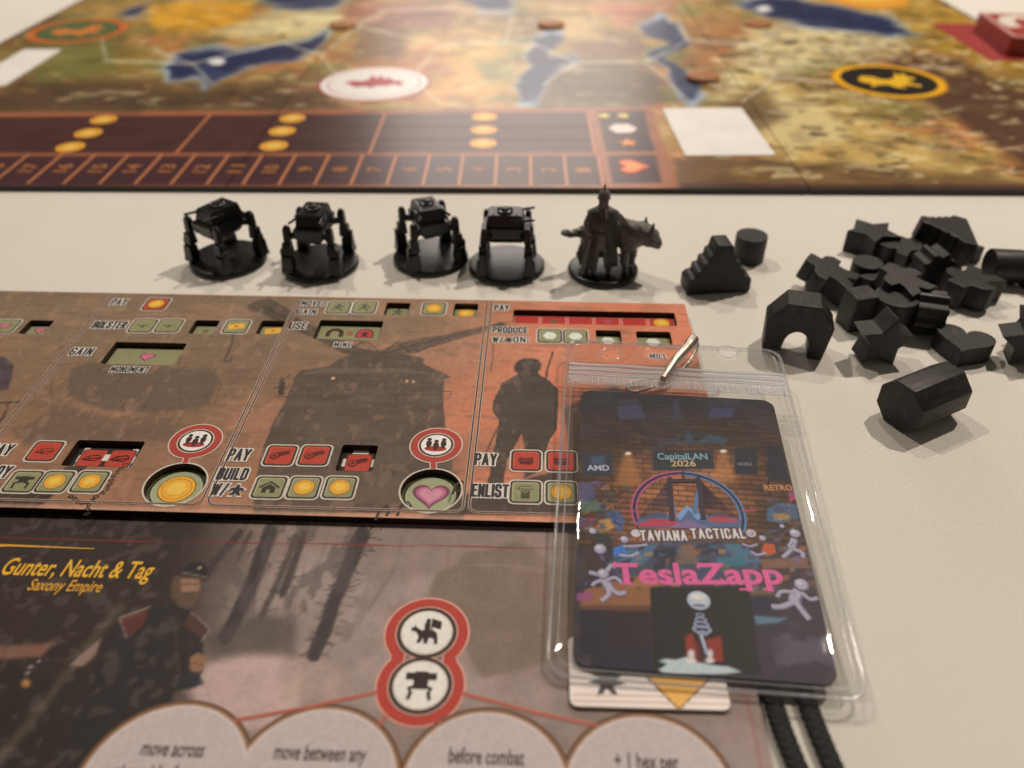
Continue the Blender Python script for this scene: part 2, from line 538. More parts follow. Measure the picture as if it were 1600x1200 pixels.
def plate(sheet, a0, a1, b0, b1, step, depth, holes, painter, mat, name, parent, wall_col=(46, 34, 27), edge_col=(38, 28, 22), z_fn=None, hole_depth=None):
    """a sheet of card with a painted top face, cut edges, and holes (centre, half width, half height, corner radius) cut through it"""
    na, nb = int(round((a1 - a0) / step)), int(round((b1 - b0) / step))
    A, B = np.linspace(a0, a1, na + 1), np.linspace(b0, b1, nb + 1)
    AA, BB = np.meshgrid(A, B, indexing='ij')
    ab = [np.stack([AA.ravel(), BB.ravel()], 1)]
    nid = lambda i, j: i * (nb + 1) + j
    cell = np.ones((na, nb), bool)
    faces = []
    count = len(ab[0])
    loops = []
    for (cx, cy, hx, hy, r) in holes:
        i0 = int(np.floor((cx - hx - a0) / step - .6)); i1 = int(np.ceil((cx + hx - a0) / step + .6))
        j0 = int(np.floor((cy - hy - b0) / step - .6)); j1 = int(np.ceil((cy + hy - b0) / step + .6))
        i0, j0, i1, j1 = max(i0, 0), max(j0, 0), min(i1, na), min(j1, nb)
        cell[i0:i1, j0:j1] = False
        bd = [(i, j0) for i in range(i0, i1)] + [(i1, j) for j in range(j0, j1)] + [(i, j1) for i in range(i1, i0, -1)] + [(i0, j) for j in range(j1, j0, -1)]
        ids = [nid(i, j) for i, j in bd]
        P = ab[0][ids]
        D = P - [cx, cy]
        lo, hi = np.zeros(len(P)), np.ones(len(P))
        for _ in range(24):
            m = (lo + hi) / 2
            q = np.abs(D * m[:, None]) - [hx - r, hy - r]
            sd = np.hypot(np.maximum(q[:, 0], 0), np.maximum(q[:, 1], 0)) + np.minimum(np.maximum(q[:, 0], q[:, 1]), 0) - r
            lo, hi = np.where(sd < 0, m, lo), np.where(sd < 0, hi, m)
        O = D * lo[:, None] + [cx, cy]
        n = len(ids); o0 = count
        ab.append(O); count += n
        for k in range(n):
            faces.append((ids[k], ids[(k + 1) % n], o0 + (k + 1) % n, o0 + k))
        loops.append((list(range(o0, o0 + n)), True))
    I, J = np.nonzero(cell)
    quads = np.stack([I * (nb + 1) + J, (I + 1) * (nb + 1) + J, (I + 1) * (nb + 1) + J + 1, I * (nb + 1) + J + 1], 1)
    ab = np.vstack(ab)
    ink = sheet.ink(ab)
    painter(ink)
    z = np.zeros(len(ab)) if z_fn is None else z_fn(ab)
    W = sheet.world(ab) + z[:, None] * sheet.n
    cols = C(ink.c)
    rim = [nid(i, 0) for i in range(na)] + [nid(na, j) for j in range(nb)] + [nid(i, nb) for i in range(na, 0, -1)] + [nid(0, j) for j in range(nb, 0, -1)]
    loops.append((rim, False))
    Vs, Ks, extra = [W], [cols], []
    count = len(W)
    if depth:
        for ids, hole in loops:
            n = len(ids)
            P = W[ids]
            dd = hole_depth if (hole and hole_depth) else depth
            Vs += [P, P - sheet.n * dd]
            Ks += [np.tile(C(wall_col if hole else edge_col), (2 * n, 1))]
            for k in range(n):
                k2 = (k + 1) % n
                q = (count + k, count + n + k, count + n + k2, count + k2)
                extra.append(q)
            count += 2 * n
    faces = quads.tolist() + faces + extra
    return mesh_obj(name, np.vstack(Vs) * MM, faces, mat, parent, cols=np.vstack(Ks))
# ------------------------------------------------------------------ setting: the cloth
def build_cloth():
    n = 60
    xs = np.linspace(-1400, 1400, n + 1); ys = np.linspace(-500, 2200, n + 1)
    V = [(x * MM, y * MM, 0) for x in xs for y in ys]
    Fc = [(i * (n + 1) + j, (i + 1) * (n + 1) + j, (i + 1) * (n + 1) + j + 1, i * (n + 1) + j + 1) for i in range(n) for j in range(n)]
    o = mesh_obj('tablecloth', V, Fc, M_CLOTH)
    tag(o, kind='structure')
build_cloth()

def yawed(origin, deg):
    a = math.radians(deg)
    return Sheet(origin, (math.cos(a), -math.sin(a), 0), (math.sin(a), math.cos(a), 0))

# ------------------------------------------------------------------ the big game board at the back
BZ = 2.8
BOARD = yawed((0, U(800, 293, BZ)[1], BZ), 0.6)

def paint_board(k):
    a, b = k.a, k.b
    k.warp(9, 26)
    n1, n2, n3 = fbm(a, b, 70, 4, 1), fbm(a, b, 22, 4, 2), fbm(a, b * .8, 9, 3, 5)
    k.c[:] = (158, 122, 66)
    n4 = fbm(a * .7 + b * .4, b, 5, 3, 140)
    k.mix(smooth(.45, .65, n1) * .8, (112, 86, 54))
    k.mix(smooth(.5, .68, n2) * .7, (186, 150, 88))
    k.mix(smooth(.56, .7, fbm(a, b, 40, 4, 8)) * .6, (176, 100, 66))
    k.mix(smooth(.56, .7, fbm(a, b, 30, 4, 12)) * .6, (104, 108, 62))
    k.mix(smooth(.6, .72, n3) * .35, (206, 184, 140))
    # dark lowland behind the track, by the left
    k.poly([(-60, 175), (30, 120), (120, 112), (210, 120), (300, 135), (420, 128), (520, 150), (540, 172), (300, 182), (0, 186)], (78, 60, 46), 22, .9)
    k.poly([(60, 110), (130, 78), (230, 66), (250, 92), (200, 118), (90, 124)], (120, 106, 52), 18, .6)
    k.poly([(0, 60), (60, 34), (190, 30), (200, 60), (120, 76), (20, 80)], (92, 78, 46), 14, .8)
    k.poly([(230, 8), (300, 0), (400, 0), (390, 30), (330, 48), (250, 50)], (214, 152, 44), 10, .9)
    k.poly([(330, 50), (430, 20), (520, 12), (545, 30), (480, 55), (400, 62)], (216, 200, 150), 12, .85)
    k.poly([(540, 20), (640, 0), (720, 6), (700, 44), (600, 50)], (140, 84, 78), 16, .7)
    k.poly([(650, 60), (780, 45), (800, 120), (760, 160), (660, 160)], (206, 156, 80), 22, .8)
    k.poly([(740, 100), (800, 92), (810, 125), (760, 130)], (120, 130, 84), 12, .6)
    k.poly([(570, 40), (640, 50), (640, 90), (540, 95)], (112, 84, 62), 16, .8)
    k.poly([(850, 90), (960, 92), (1020, 110), (1040, 150), (1000, 166), (840, 166)], (84, 68, 46), 16, .9)
    k.poly([(900, 45), (990, 50), (1020, 80), (960, 95), (890, 85)], (106, 78, 50), 14, .8)
    k.poly([(1060, 40), (1150, 20), (1190, 60), (1170, 110), (1090, 110)], (166, 112, 72), 18, .7)
    k.poly([(1180, 30), (1290, 40), (1420, 56), (1400, 90), (1300, 100), (1200, 130), (1130, 160), (1120, 120)], (214, 198, 150), 16, .75)
    k.poly([(1380, 0), (1470, 0), (1620, 70), (1640, 130), (1500, 90), (1420, 70)], (168, 128, 46), 14, .85)
    k.poly([(1120, 165), (1180, 120), (1290, 150), (1500, 250), (1640, 300), (1240, 300), (1180, 240)], (186, 154, 92), 14, .85)
    k.poly([(1390, 95), (1440, 84), (1500, 100), (1660, 160), (1700, 300), (1590, 250), (1500, 190), (1420, 140)], (82, 56, 44), 10, .95)
    k.poly([(1050, 250), (1120, 245), (1400, 262), (1620, 285), (1620, 305), (1050, 302)], (96, 70, 48), 8, .8)
    sp = smooth(.60, .66, fbm(a * .6 + b * .3, b, 8, 4, 30)) * smooth(1090, 1180, k.u)
    k.mix(sp * .6, (92, 76, 52))
    sp = smooth(.60, .68, fbm(a * .6 - b * .3, b, 7, 4, 44)) * smooth(1090, 1200, k.u)
    k.mix(sp * .5, (214, 196, 148))
    k.c *= (.90 + .20 * n4)[:, None]
    k.mix(smooth(.64, .76, fbm(a * .6, b, 10, 3, 160)) * .4 * (k.v < 168), (224, 204, 160))
    k.poly([(0, 88), (90, 60), (190, 66), (170, 110), (60, 128)], (98, 104, 60), 14, .6)
    k.poly([(560, 98), (690, 70), (700, 104), (640, 128)], (176, 104, 66), 16, .6)
    k.poly([(930, 6), (1060, 0), (1040, 30), (960, 40)], (178, 100, 76), 14, .7)
    k.poly([(430, 64), (540, 56), (560, 84), (500, 100), (440, 96)], (176, 130, 70), 10, .7)
    k.poly([(860, 20), (960, 24), (930, 60), (850, 60)], (196, 164, 104), 12, .7)
    k.poly([(1190, 130), (1290, 168), (1330, 210), (1240, 236), (1170, 200)], (206, 186, 136), 12, .7)
    k.poly([(1120, 160), (1190, 140), (1230, 180), (1180, 210)], (92, 72, 48), 10, .7)
    rq = random.Random(8)
    for i in range(260):                               # short brush marks over the open country
        x, y = rq.uniform(1100, 1600), rq.uniform(60, 275)
        if 1390 < x and y > 100 + (x - 1390) * .25 and y < 110 + (x - 1390) * .75: continue
        L = rq.uniform(6, 26) * (.4 + y / 220)
        k.line([(x, y), (x + L, y + rq.uniform(-3, 5))], rq.uniform(2, 5), rq.choice([(224, 208, 162), (86, 68, 46), (206, 176, 108), (150, 116, 62), (62, 52, 40)]), 2.0, rq.uniform(.35, .8))
    for i in range(120):
        x, y = rq.uniform(20, 1080), rq.uniform(0, 160)
        L = rq.uniform(5, 22) * (.4 + y / 220)
        k.line([(x, y), (x + L, y + rq.uniform(-4, 4))], rq.uniform(2, 6), rq.choice([(214, 190, 140), (110, 76, 48), (206, 150, 70), (150, 84, 60), (80, 84, 52)]), 2.4, rq.uniform(.3, .6))
    k.c = np.clip(k.c + np.array([4, 0, -5]), 20, 245)
    lakes = [
        [(245, 110), (270, 88), (330, 75), (400, 70), (470, 58), (520, 45), (512, 62), (490, 80), (462, 92), (420, 95), (380, 110), (345, 128), (330, 137), (315, 125), (295, 120), (255, 122)],
        [(390, -14), (560, -14), (535, 8), (480, 12), (420, 5)],
        [(190, 22), (235, 6), (230, 18), (200, 28)],
        [(802, 168), (812, 125), (828, 85), (835, 50), (862, 40), (880, 46), (862, 70), (856, 92), (895, 88), (902, 97), (868, 104), (850, 130), (832, 168)],
        [(1000, 34), (1035, 14), (1060, 40), (1072, 66), (1040, 92), (1062, 108), (1088, 130), (1104, 150), (1075, 168), (1058, 150), (1038, 112), (1014, 95), (1043, 66), (1010, 48)],
        [(1140, 4), (1200, -8), (1300, 6), (1390, 28), (1445, 52), (1400, 56), (1330, 46), (1270, 42), (1220, 30), (1180, 20)],
        [(720, -10), (800, -10), (810, 20), (760, 22)],
    ]
    k.warp(17, 30, 61)
    for L in lakes:
        k.poly(L, (156, 178, 200), 8, .85)
    for L in lakes:
        L = np.array(L); m = L.mean(0)
        k.poly(m + (L - m) * [.94, .88], (36, 40, 66), 4.5, .97)
    k.mix(smooth(.55, .7, fbm(a, b, 14, 3, 240)) * .25 * (k.c[:, 2] > k.c[:, 0] + 12), (96, 108, 130))
    k.warp(3, 30, 71)
    k.oval((338, 96), (14, 6), (228, 226, 224), .3)
    k.oval((1192, 14), (12, 5), (220, 220, 220), .3)
    for P in ([(560, 40), (500, 86), (440, 66), (300, 100), (240, 78)], [(500, 86), (520, 112), (640, 122)], [(840, 70), (900, 98), (1010, 96), (1075, 62), (1060, 30)], [(900, 98), (850, 132)], [(1010, 96), (1080, 160)], [(1075, 62), (1180, 70), (1210, 120)], [(160, 60), (165, 95), (300, 100), (330, 130)], [(640, 122), (690, 70), (790, 66), (840, 70)], [(640, 122), (690, 164)], [(1210, 120), (1160, 160)], [(560, 40), (690, 70)], [(790, 66), (800, 20), (690, 14), (600, 16), (560, 40)], [(1180, 70), (1230, 40), (1330, 50), (1360, 90), (1300, 130), (1210, 120)]):
        k.line(P, 3.0, (210, 198, 172), 1.6, .7)
    # frame along the near edge
    k.mix(smooth(7, 3, b) * .9 * (k.u > 1040), (70, 46, 38))
    k.mix(smooth(-343, -347, a), (88, 60, 46)); k.mix(smooth(334, 338, a), (88, 60, 46))
    # the scoring track: maroon ground with a copper frame
    k.wu, k.wv = k.u, k.v
    k.poly([(-260, 178), (1016, 168), (1062, 294), (-330, 294)], (156, 92, 60), 1.5)
    k.poly([(-260, 185), (917, 175), (934, 238), (-260, 240)], (74, 44, 40), 1.5)
    k.poly([(-260, 244), (934, 243), (945, 289), (-260, 290)], (70, 42, 42), 1.5)
    k.poly([(932, 174), (1006, 173), (1022, 236), (948, 237)], (66, 38, 36), 1.5)
    k.poly([(950, 243), (1024, 242), (1036, 285), (958, 287)], (66, 36, 34), 1.5)
    k.mix(smooth(.5, .7, fbm(a, b, 16, 3, 60)) * .18, (40, 26, 24))

board = thing('game_board', 'large painted folding game board with scoring track along its near edge', 'game board', (0, BOARD.o[1], 0))
def local(o, root):
    """keep the mesh where it is while hanging it under an Empty that has a place of its own"""
    o.matrix_parent_inverse = (Matrix.Translation(root.location) @ root.rotation_euler.to_matrix().to_4x4()).inverted()
    return o
A_CUTS = [-348, -127.2, 131.6, 339]
for (a0, a1) in zip(A_CUTS, A_CUTS[1:]):
    for (b0, b1, st) in ((0, 318, 1.5), (318.5, 610, 5)):
        o = plate(BOARD, a0 + .22, a1 - .22, b0, b1, st, BZ - .05, [], paint_board, M_BOARD, 'board_panel', board, edge_col=(26, 22, 20))
        local(o, board)

def at_board(name, c, draw, deg=0):
    p = Print(BOARD, BOARD.at(*c), deg)
    draw(p)
    return local(p.build(name, M_BOARD, board), board)

COPPER, GOLD, AMBER = (176, 108, 68), (226, 158, 56), (238, 178, 84)
def coin(p, r):
    p.poly(disc(r), (150, 88, 40)).poly(disc(r * .92), GOLD).ring(disc(r * .74), disc(r * .66), (190, 120, 40)).poly(disc(r * .45), AMBER)
for c in ((162, 187), (138, 208), (110, 230), (457, 185), (441, 205), (428, 228), (757, 183), (756, 203), (755, 224)):
    at_board('printed_coin', c, lambda p: coin(p, 7.2))
# cell borders of the track
a_end, _ = BOARD.at(938, 266)
b_lo, b_hi = BOARD.at(700, 290)[1], BOARD.at(700, 242)[1]
b_t = BOARD.at(700, 178)[1]
for i in range(27):
    aa = a_end - 16.1 * i
    if aa < -342: break
    p = Print(BOARD, (0, 0)); p.line([(aa, b_lo), (aa, b_hi)], 1.5, COPPER); local(p.build('track_line', M_BOARD, board), board)
    if i < 26:
        p = Print(BOARD, (aa - 8, (b_lo + b_hi) / 2), 90)
        p.text(str(i + 1), 5 if i < 9 else 9, 6.5, (166, 102, 54))
        local(p.build('track_number', M_BOARD, board), board)
for aa in (BOARD.at(304, 207)[0], BOARD.at(590, 207)[0], a_end - 1):
    p = Print(BOARD); p.line([(aa, b_hi), (aa, b_t)], 1.5, COPPER); local(p.build('track_line', M_BOARD, board), board)
for py in (198, 218):
    bb = BOARD.at(700, py)[1]
    p = Print(BOARD); p.line([(-342, bb), (a_end - 2, bb)], .5, (110, 68, 56)); local(p.build('track_line', M_BOARD, board), board)
at_board('printed_heart', (989, 260), lambda p: p.poly(HEART * [9, 9], (150, 50, 30)).poly(HEART * [7.8, 7.8], (226, 106, 50)).poly(HEART * [5, 5], (238, 140, 70)), 90)
at_board('printed_star', (981, 223), lambda p: p.poly(star_pts(5.5), (226, 130, 50)))
at_board('printed_hexagon', (973, 201), lambda p: p.poly(disc(7.5, 6), (226, 196, 180)))
at_board('printed_mark', (944, 181), lambda p: p.poly(disc(3.4, 5), (226, 190, 90)))
at_board('printed_mark', (974, 181), lambda p: p.poly(disc(3.4, 5), (226, 190, 90)))

BEAST = np.array([(-1, -.1), (-.8, .35), (-.45, .3), (-.2, .05), (.1, .1), (.3, .45), (.35, .85), (.5, .55), (.62, .9), (.7, .5), (.95, .35), (.8, .15), (.6, .1), (.7, -.2), (.95, -.35), (.9, -.55), (.55, -.4), (.3, -.5), (.45, -.75), (.1, -.7), (-.1, -.45), (-.4, -.5), (-.7, -.8), (-.6, -.4), (-.85, -.35)])
CREST = np.array([(-1, .1), (-.7, .3), (-.45, .2), (-.2, .35), (-.1, .8), (.05, .45), (.2, .75), (.3, .4), (.5, .5), (.62, .2), (1, .1), (.85, -.1), (.95, -.4), (.6, -.2), (.4, -.35), (.1, -.3), (-.1, -.5), (-.3, -.3), (-.6, -.4), (-.75, -.15)])
def emblem(outer, rim, field, mark, shape):
    def d(p):
        p.poly(disc(33, 56), outer).poly(disc(31.4, 56), rim).poly(disc(27.4, 56), (190, 90, 84) if field[0] > 150 else (70, 40, 20)).poly(disc(26.6, 56), field).poly(shape * [18, 19], mark)
    return d
at_board('printed_emblem', (585, 130), emblem((170, 66, 60), (232, 216, 206), (228, 212, 202), (170, 60, 62), CREST), 6)['label'] = 'white round emblem with a red creature'
at_board('printed_emblem', (1388, 126), emblem((190, 120, 20), (232, 160, 28), (40, 32, 24), (232, 166, 40), BEAST), -8)['label'] = 'black round emblem with yellow rim and yellow creature'
at_board('printed_emblem', (122, 48), emblem((206, 110, 50), (190, 100, 50), (84, 96, 56), (204, 116, 56), BEAST), 10)['label'] = 'green round emblem with orange rim'
at_board('printed_emblem', (1352, -2), emblem((190, 120, 30), (232, 150, 40), (224, 150, 50), (240, 180, 80), CREST), 0)['label'] = 'orange round emblem'

# things lying on the board
M_TOKEN = plain('brown_card_token', C4((150, 94, 52))[:3], 0.5, 260, .35)
M_RED = plain('red_card_back', C4((146, 54, 48))[:3], 0.45, 200, .2)
M_CREAM = plain('cream_card_face', C4((228, 200, 182))[:3], 0.45, 120, .05)
M_PAPER = plain('white_card_face', C4((218, 204, 186))[:3], 0.45, 45, .07)
for (px, py, lab) in ((536, 38, 'small round brown token near the dark lake, leftmost of four on the board'), (861, 37, 'small round brown token at the far end of the pale river'), (1185, 36, 'small round brown token beneath the dark lake on the right'), (1098, 119, 'small round brown token nearest to the white blank card')):
    P = U(px, py + 4, BZ)
    t = thing('round_token', lab, 'token', (P[0], P[1], BZ), random.Random(px).random() * 3, 'round tokens on the board')
    bm = bmesh.new(); add_lathe(bm, [(9.2, .08), (9.6, .3), (9.6, 1.9), (9.2, 2.2)], 32); bm_obj('disc', bm, M_TOKEN, t, 40)
    bm = bmesh.new(); add_lathe(bm, [(8.9, 2.21), (8.6, 2.5), (5, 2.75)], 32); bm_obj('printed_face', bm, M_TOKEN, t, 40)

def card_slab(name, label, cat, corners, z, th, mat, r=2.0, parent=None, group=None):
    """a card laid flat: its size and turn measured from where three corners are seen (near left, near right, far right)"""
    A, B, D = [U(*c, z + th) for c in corners]
    ex = B - A; w = np.linalg.norm(ex[:2]); yaw = math.atan2(ex[1], ex[0])
    h = abs(np.dot(D - B, [-math.sin(yaw), math.cos(yaw), 0]))
    ctr = A + (ex / 2) + np.array([-math.sin(yaw), math.cos(yaw), 0]) * h / 2
    bm = bmesh.new()
    f = bm.faces.new([bm.verts.new((x, y, 0.06)) for x, y in rrect(w, h, r)])
    g = bmesh.ops.extrude_face_region(bm, geom=[f])
    bmesh.ops.translate(bm, vec=(0, 0, th - .06), verts=[v for v in g['geom'] if isinstance(v, bmesh.types.BMVert)])
    o = bm_obj(name, bm, mat, parent)
    o.location = (ctr[0] * MM, ctr[1] * MM, z * MM); o.rotation_euler = (0, 0, yaw)
    if label: tag(o, label, cat, group)
    return o, w, h
card_slab('blank_card', 'blank white card lying beside the right end of the scoring track', 'card', ((1071, 243), (1212, 242), (1164, 168)), BZ, .5, M_PAPER, 1.5)
card_slab('blank_card', 'blank white card at the left edge of the board', 'card', ((-60, 134), (6, 134), (70, 77)), BZ, .5, M_PAPER, 1.5)

# the red deck in the far right corner
o, w, h = card_slab('red_card', 'single red card lying under the red deck', 'card', ((1548, 94), (1682, 94), (1612, 37)), BZ, .5, M_RED, 2)
dk = U(1600, 84, BZ)
deck = thing('card_deck', 'stack of red cards with cream emblem on top, far right of the board', 'card deck', (dk[0] + 10, dk[1] + 22, BZ + .5), math.radians(-7))
for i in range(11):
    bm = bmesh.new(); rr = random.Random(i)
    f = bm.faces.new([bm.verts.new((x + rr.uniform(-.25, .25), y + rr.uniform(-.25, .25), .05 + i * 1.05)) for x, y in rrect(44, 66, 2.5)])
    g = bmesh.ops.extrude_face_region(bm, geom=[f])
    bmesh.ops.translate(bm, vec=(0, 0, .96), verts=[v for v in g['geom'] if isinstance(v, bmesh.types.BMVert)])
    bm_obj('card', bm, M_RED, deck)
DECKTOP = Sheet((0, 0, .05 + 11 * 1.05), (1, 0, 0), (0, 1, 0))
p = Print(DECKTOP, (0, 4), 0)
arc = np.array([(math.cos(t), math.sin(t)) for t in np.linspace(-.6, math.pi + .6, 24)])
p.poly(rrect(41, 62, 3), (222, 188, 166), (0, -4)).poly(rrect(38, 59, 3), (160, 58, 50), (0, -4)).line(arc * [12, 18], 10, (232, 200, 176)).poly(disc(5), (232, 200, 176), (0, -16))
p.build('printed_emblem', M_BOARD, deck)
Ink.SOFT = .62
# ------------------------------------------------------------------ player mat: two layers of card, windows cut through the upper one
PZ, PD = 4.6, 2.1
MAT = yawed(U(1070, 475, PZ), 2.14)
B_FRONT = MAT.at(500, 806)[1]
z3 = lambda x, y: (x * .3166, 450 + y * .3167)
z4 = lambda x, y: (420 + x * .3166, 450 + y * .3167)

def paint_mat(k):
    a, b = k.a, k.b
    k.warp(3, 8)
    k.c[:] = (128, 94, 68)
    k.mix(smooth(-160, -40, a), (200, 116, 82))
    k.mix(smooth(-40, -95, a) * smooth(-75, -10, b) * .85, (122, 101, 76))  # greyish veil of a pale reflection, put into the print colour at far left
    k.mix(smooth(-60, -100, b) * smooth(-60, -130, a) * .6, (160, 106, 76))
    cl = fbm(a * .55, b, 20, 4, 21)
    k.mix(smooth(.46, .7, cl) * .35, (110, 86, 66))
    k.mix(smooth(.52, .7, fbm(a * .5, b, 16, 4, 33)) * .3, (190, 128, 96))
    D1, D2, D3 = (94, 76, 60), (80, 66, 54), (62, 52, 44)
    # ruined hulk in the second column, soft
    k.poly([z3(*q) for q in ((350, 400), (450, 360), (620, 385), (880, 400), (1060, 400), (1080, 460), (1030, 560), (960, 600), (740, 615), (520, 600), (400, 560), (330, 520))], D1, 7, .8)
    k.poly([z3(*q) for q in ((380, 600), (560, 640), (900, 640), (860, 740), (640, 760), (330, 770), (120, 780), (60, 700), (300, 590))], D1, 9, .6)
    k.line([z3(300, 470), z3(380, 420), z3(450, 470)], 4, D1, 3, .6); k.line([z3(700, 470), z3(900, 330), z3(860, 470)], 3, D1, 2, .45)
    k.line([z3(330, 300), z3(520, 300), z3(1000, 300), z3(1440, 320)], 1.6, D1, 1.5, .35)
    k.poly([z3(*q) for q in ((-60, 330), (20, 340), (70, 380), (60, 450), (40, 500), (-60, 520))], (66, 56, 58), 4, .9)
    k.line([z3(-40, 565), z3(110, 562)], 2.5, D3, 1, .9); k.line([z3(40, 570), z3(20, 640), z3(-30, 690)], 5, D3, 1.5, .8)
    k.poly([z3(*q) for q in ((-200, 1000), (20, 1000), (110, 960), (330, 960), (160, 1100), (60, 1110), (40, 1080), (-200, 1120))], (52, 42, 36), 3, .85)
    k.poly([z3(*q) for q in ((330, 880), (440, 870), (300, 1000), (150, 1110), (110, 1110), (240, 980))], (52, 42, 36), 2.5, .8)
    # crane jib that crosses from the second column into the third
    k.poly([z3(*q) for q in ((1215, 90), (1250, 70), (1330, 50), (1460, 120), (1480, 165), (1330, 130), (1230, 115))], D2, 2.5, .8)
    k.line([z3(1165, 190), z3(1120, 330)], 2.5, D3, 1.2, .8); k.line([z3(1120, 330), z3(1100, 362), z3(1130, 366), z3(1140, 348)], 2, D3, 1, .8)
    # dark building with a jib in the third column
    k.poly([z4(*q) for q in ((-30, 90), (70, 110), (230, 190), (400, 280), (470, 300), (420, 330), (360, 320), (240, 250), (100, 190), (-30, 130))], D2, 2, .85)
    k.poly([z4(*q) for q in ((560, 300), (700, 260), (900, 220), (1150, 165), (1170, 185), (900, 262), (720, 320), (560, 330))], D2, 2, .8)
    for q in range(6):
        k.line([z4(600 + q * 80, 305 - q * 18), z4(650 + q * 80, 270 - q * 16)], 1.2, (150, 104, 80), .8, .7)
        k.line([z4(120 + q * 52, 175 + q * 24), z4(170 + q * 50, 180 + q * 24)], 1.2, (150, 104, 80), .8, .6)
    k.poly([z4(*q) for q in ((345, 350), (470, 300), (700, 330), (770, 350), (760, 375), (900, 440), (860, 450), (862, 600), (880, 760), (910, 900), (940, 1100), (-80, 1120), (-60, 900), (10, 690), (80, 560), (130, 440), (160, 410), (290, 390))], D2, 2, .92)
    k.poly([z4(*q) for q in ((140, 432), (300, 395), (640, 395), (880, 432), (640, 418), (300, 420))], (120, 98, 78), 1.5, .5)
    for yy in (482, 520, 565):
        k.line([z4(110, yy), z4(500, yy - 12), z4(860, yy)], 1.1, (106, 88, 72), .9, .6)
    for xx in (250, 330, 450, 540, 680, 760):
        k.line([z4(xx, 440), z4(xx - 6, 560)], 1, (64, 54, 46), .8, .7)
    k.mix(smooth(.52, .68, fbm(a, b * 2, 12, 4, 71)) * .3 * smooth(440, 470, k.u) * smooth(720, 700, k.u) * smooth(640, 700, k.v), (116, 92, 72))
    rq = random.Random(31)
    for i in range(46):                                  # boards, panes and braces of the building
        x = rq.uniform(90, 850); y = rq.choice((462, 500, 545, 600, 660, 730)) + rq.uniform(-8, 8)
        k.line([z4(x, y), z4(x + rq.uniform(-4, 4), y + rq.uniform(18, 44))], 1.3, rq.choice([(58, 48, 40), (108, 88, 70), (96, 78, 62)]), .9, .6)
    for i in range(26):
        x = rq.uniform(0, 820); y = rq.uniform(470, 1000)
        k.line([z4(x, y), z4(x + rq.uniform(40, 200), y + rq.uniform(-5, 5))], 1.2, rq.choice([(60, 50, 42), (112, 92, 74)]), .9, .5)
    for i in range(10):
        k.line([z4(360 + i * 42, 350 - 4 * (5 - abs(i - 5))), z4(330 + i * 52, 432)], 1.1, (64, 54, 46), .9, .6)
    for q in ((312, 448), (680, 462), (713, 465)):
        k.oval(z4(*q), (2.4, 2.2), (226, 176, 120), .4)
    k.line([z4(25, 495), z4(110, 490)], 1, D3, .8); k.line([z4(30, 535), z4(100, 540)], 1, D3, .8)
    k.poly([z4(*q) for q in ((45, 530), (50, 470), (65, 440), (80, 470), (75, 530))], D3, 1.2, .9)
    k.line([z4(70, 455), z4(110, 430)], 1.2, D3, .8); k.line([z4(862, 510), z4(905, 512), z4(885, 550)], 1, D3, .8)
    # standing figure with a slung rifle in the fourth column
    k.poly([z4(*q) for q in ((1215, 430), (1150, 470), (1110, 560), (1100, 600), (1135, 650), (1120, 760), (1075, 965), (1150, 972), (1182, 840), (1250, 720), (1266, 800), (1258, 935), (1335, 905), (1380, 750), (1420, 700), (1432, 500), (1390, 460), (1340, 430))], D3, 1.3, .95)
    k.oval(z4(1280, 388), (21, 13), D3, .12); k.poly([z4(1240, 410), z4(1330, 410), z4(1340, 440), z4(1220, 440)], D3, 1.2)
    k.line([z4(1398, 318), z4(1366, 460)], 3, D3, 1); k.line([z4(1130, 680), z4(1060, 850)], 2, D3, 1)
    k.poly([z4(*q) for q in ((990, 1010), (1170, 1020), (1260, 940), (1500, 880), (1560, 1120), (950, 1120), (900, 1060))], (60, 50, 44), 4, .9)
    k.poly([(880, 640), (960, 600), (1060, 660), (1080, 780), (900, 800)], D2, 6, .8)
    k.poly([z4(*q) for q in ((760, 1130), (850, 1080), (980, 1060), (960, 1180), (720, 1180))], D3, 3, .7)
    k.line([z4(1105, 270), z4(1098, 415)], 2.4, D2, 1.6, .6)
    # lattice and rigging, thin dark strokes
    rq = random.Random(11)
    for i in range(9):
        x = 250 + i * 105
        k.line([z3(x, 470 - 40 * rq.random()), z3(x + rq.uniform(-60, 60), 560 + 60 * rq.random())], 2.2, (78, 62, 50), 1.4, .45)
        k.line([z3(300 + 80 * i, 400 + rq.uniform(-60, 30)), z3(360 + 80 * i, 360 + rq.uniform(-40, 60))], 1.6, (84, 68, 54), 1.2, .5)
    for i in range(14):
        x = 30 + 60 * i; y = 690 + rq.uniform(-160, 220)
        k.line([z4(x, y), z4(x + rq.uniform(30, 160), y + rq.uniform(-8, 8))], 1.4, (104, 84, 68), 1.1, .4)
    k.line([z4(380, 318), z4(470, 262), z4(560, 318), z4(640, 268), z4(700, 322)], 2.0, (70, 58, 48), 1.0, .8)
    k.line([z4(300, 270), z4(430, 250), z4(500, 300)], 1.6, (70, 58, 48), 1.0, .7)
    k.line([z4(560, 322), z4(1160, 172)], 2.0, (66, 54, 46), 1.0, .8); k.line([z4(-20, 96), z4(400, 282)], 2.0, (66, 54, 46), 1.0, .8)
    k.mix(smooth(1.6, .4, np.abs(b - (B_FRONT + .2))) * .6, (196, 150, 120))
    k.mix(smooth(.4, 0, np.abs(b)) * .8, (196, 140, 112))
    dk = smooth(118, 78, k.c[:, 0])
    k.c *= (1 + .34 * dk * (fbm(a * .6, b * 1.6, 6, 4, 171) - .5))[:, None]
    k.mix(smooth(.60, .70, fbm(a * .5, b * 2.2, 5, 4, 181)) * .28, (96, 74, 58))
    k.mix(smooth(.62, .72, fbm(a * 1.5, b * .8, 4, 4, 191)) * .22, (186, 136, 106))
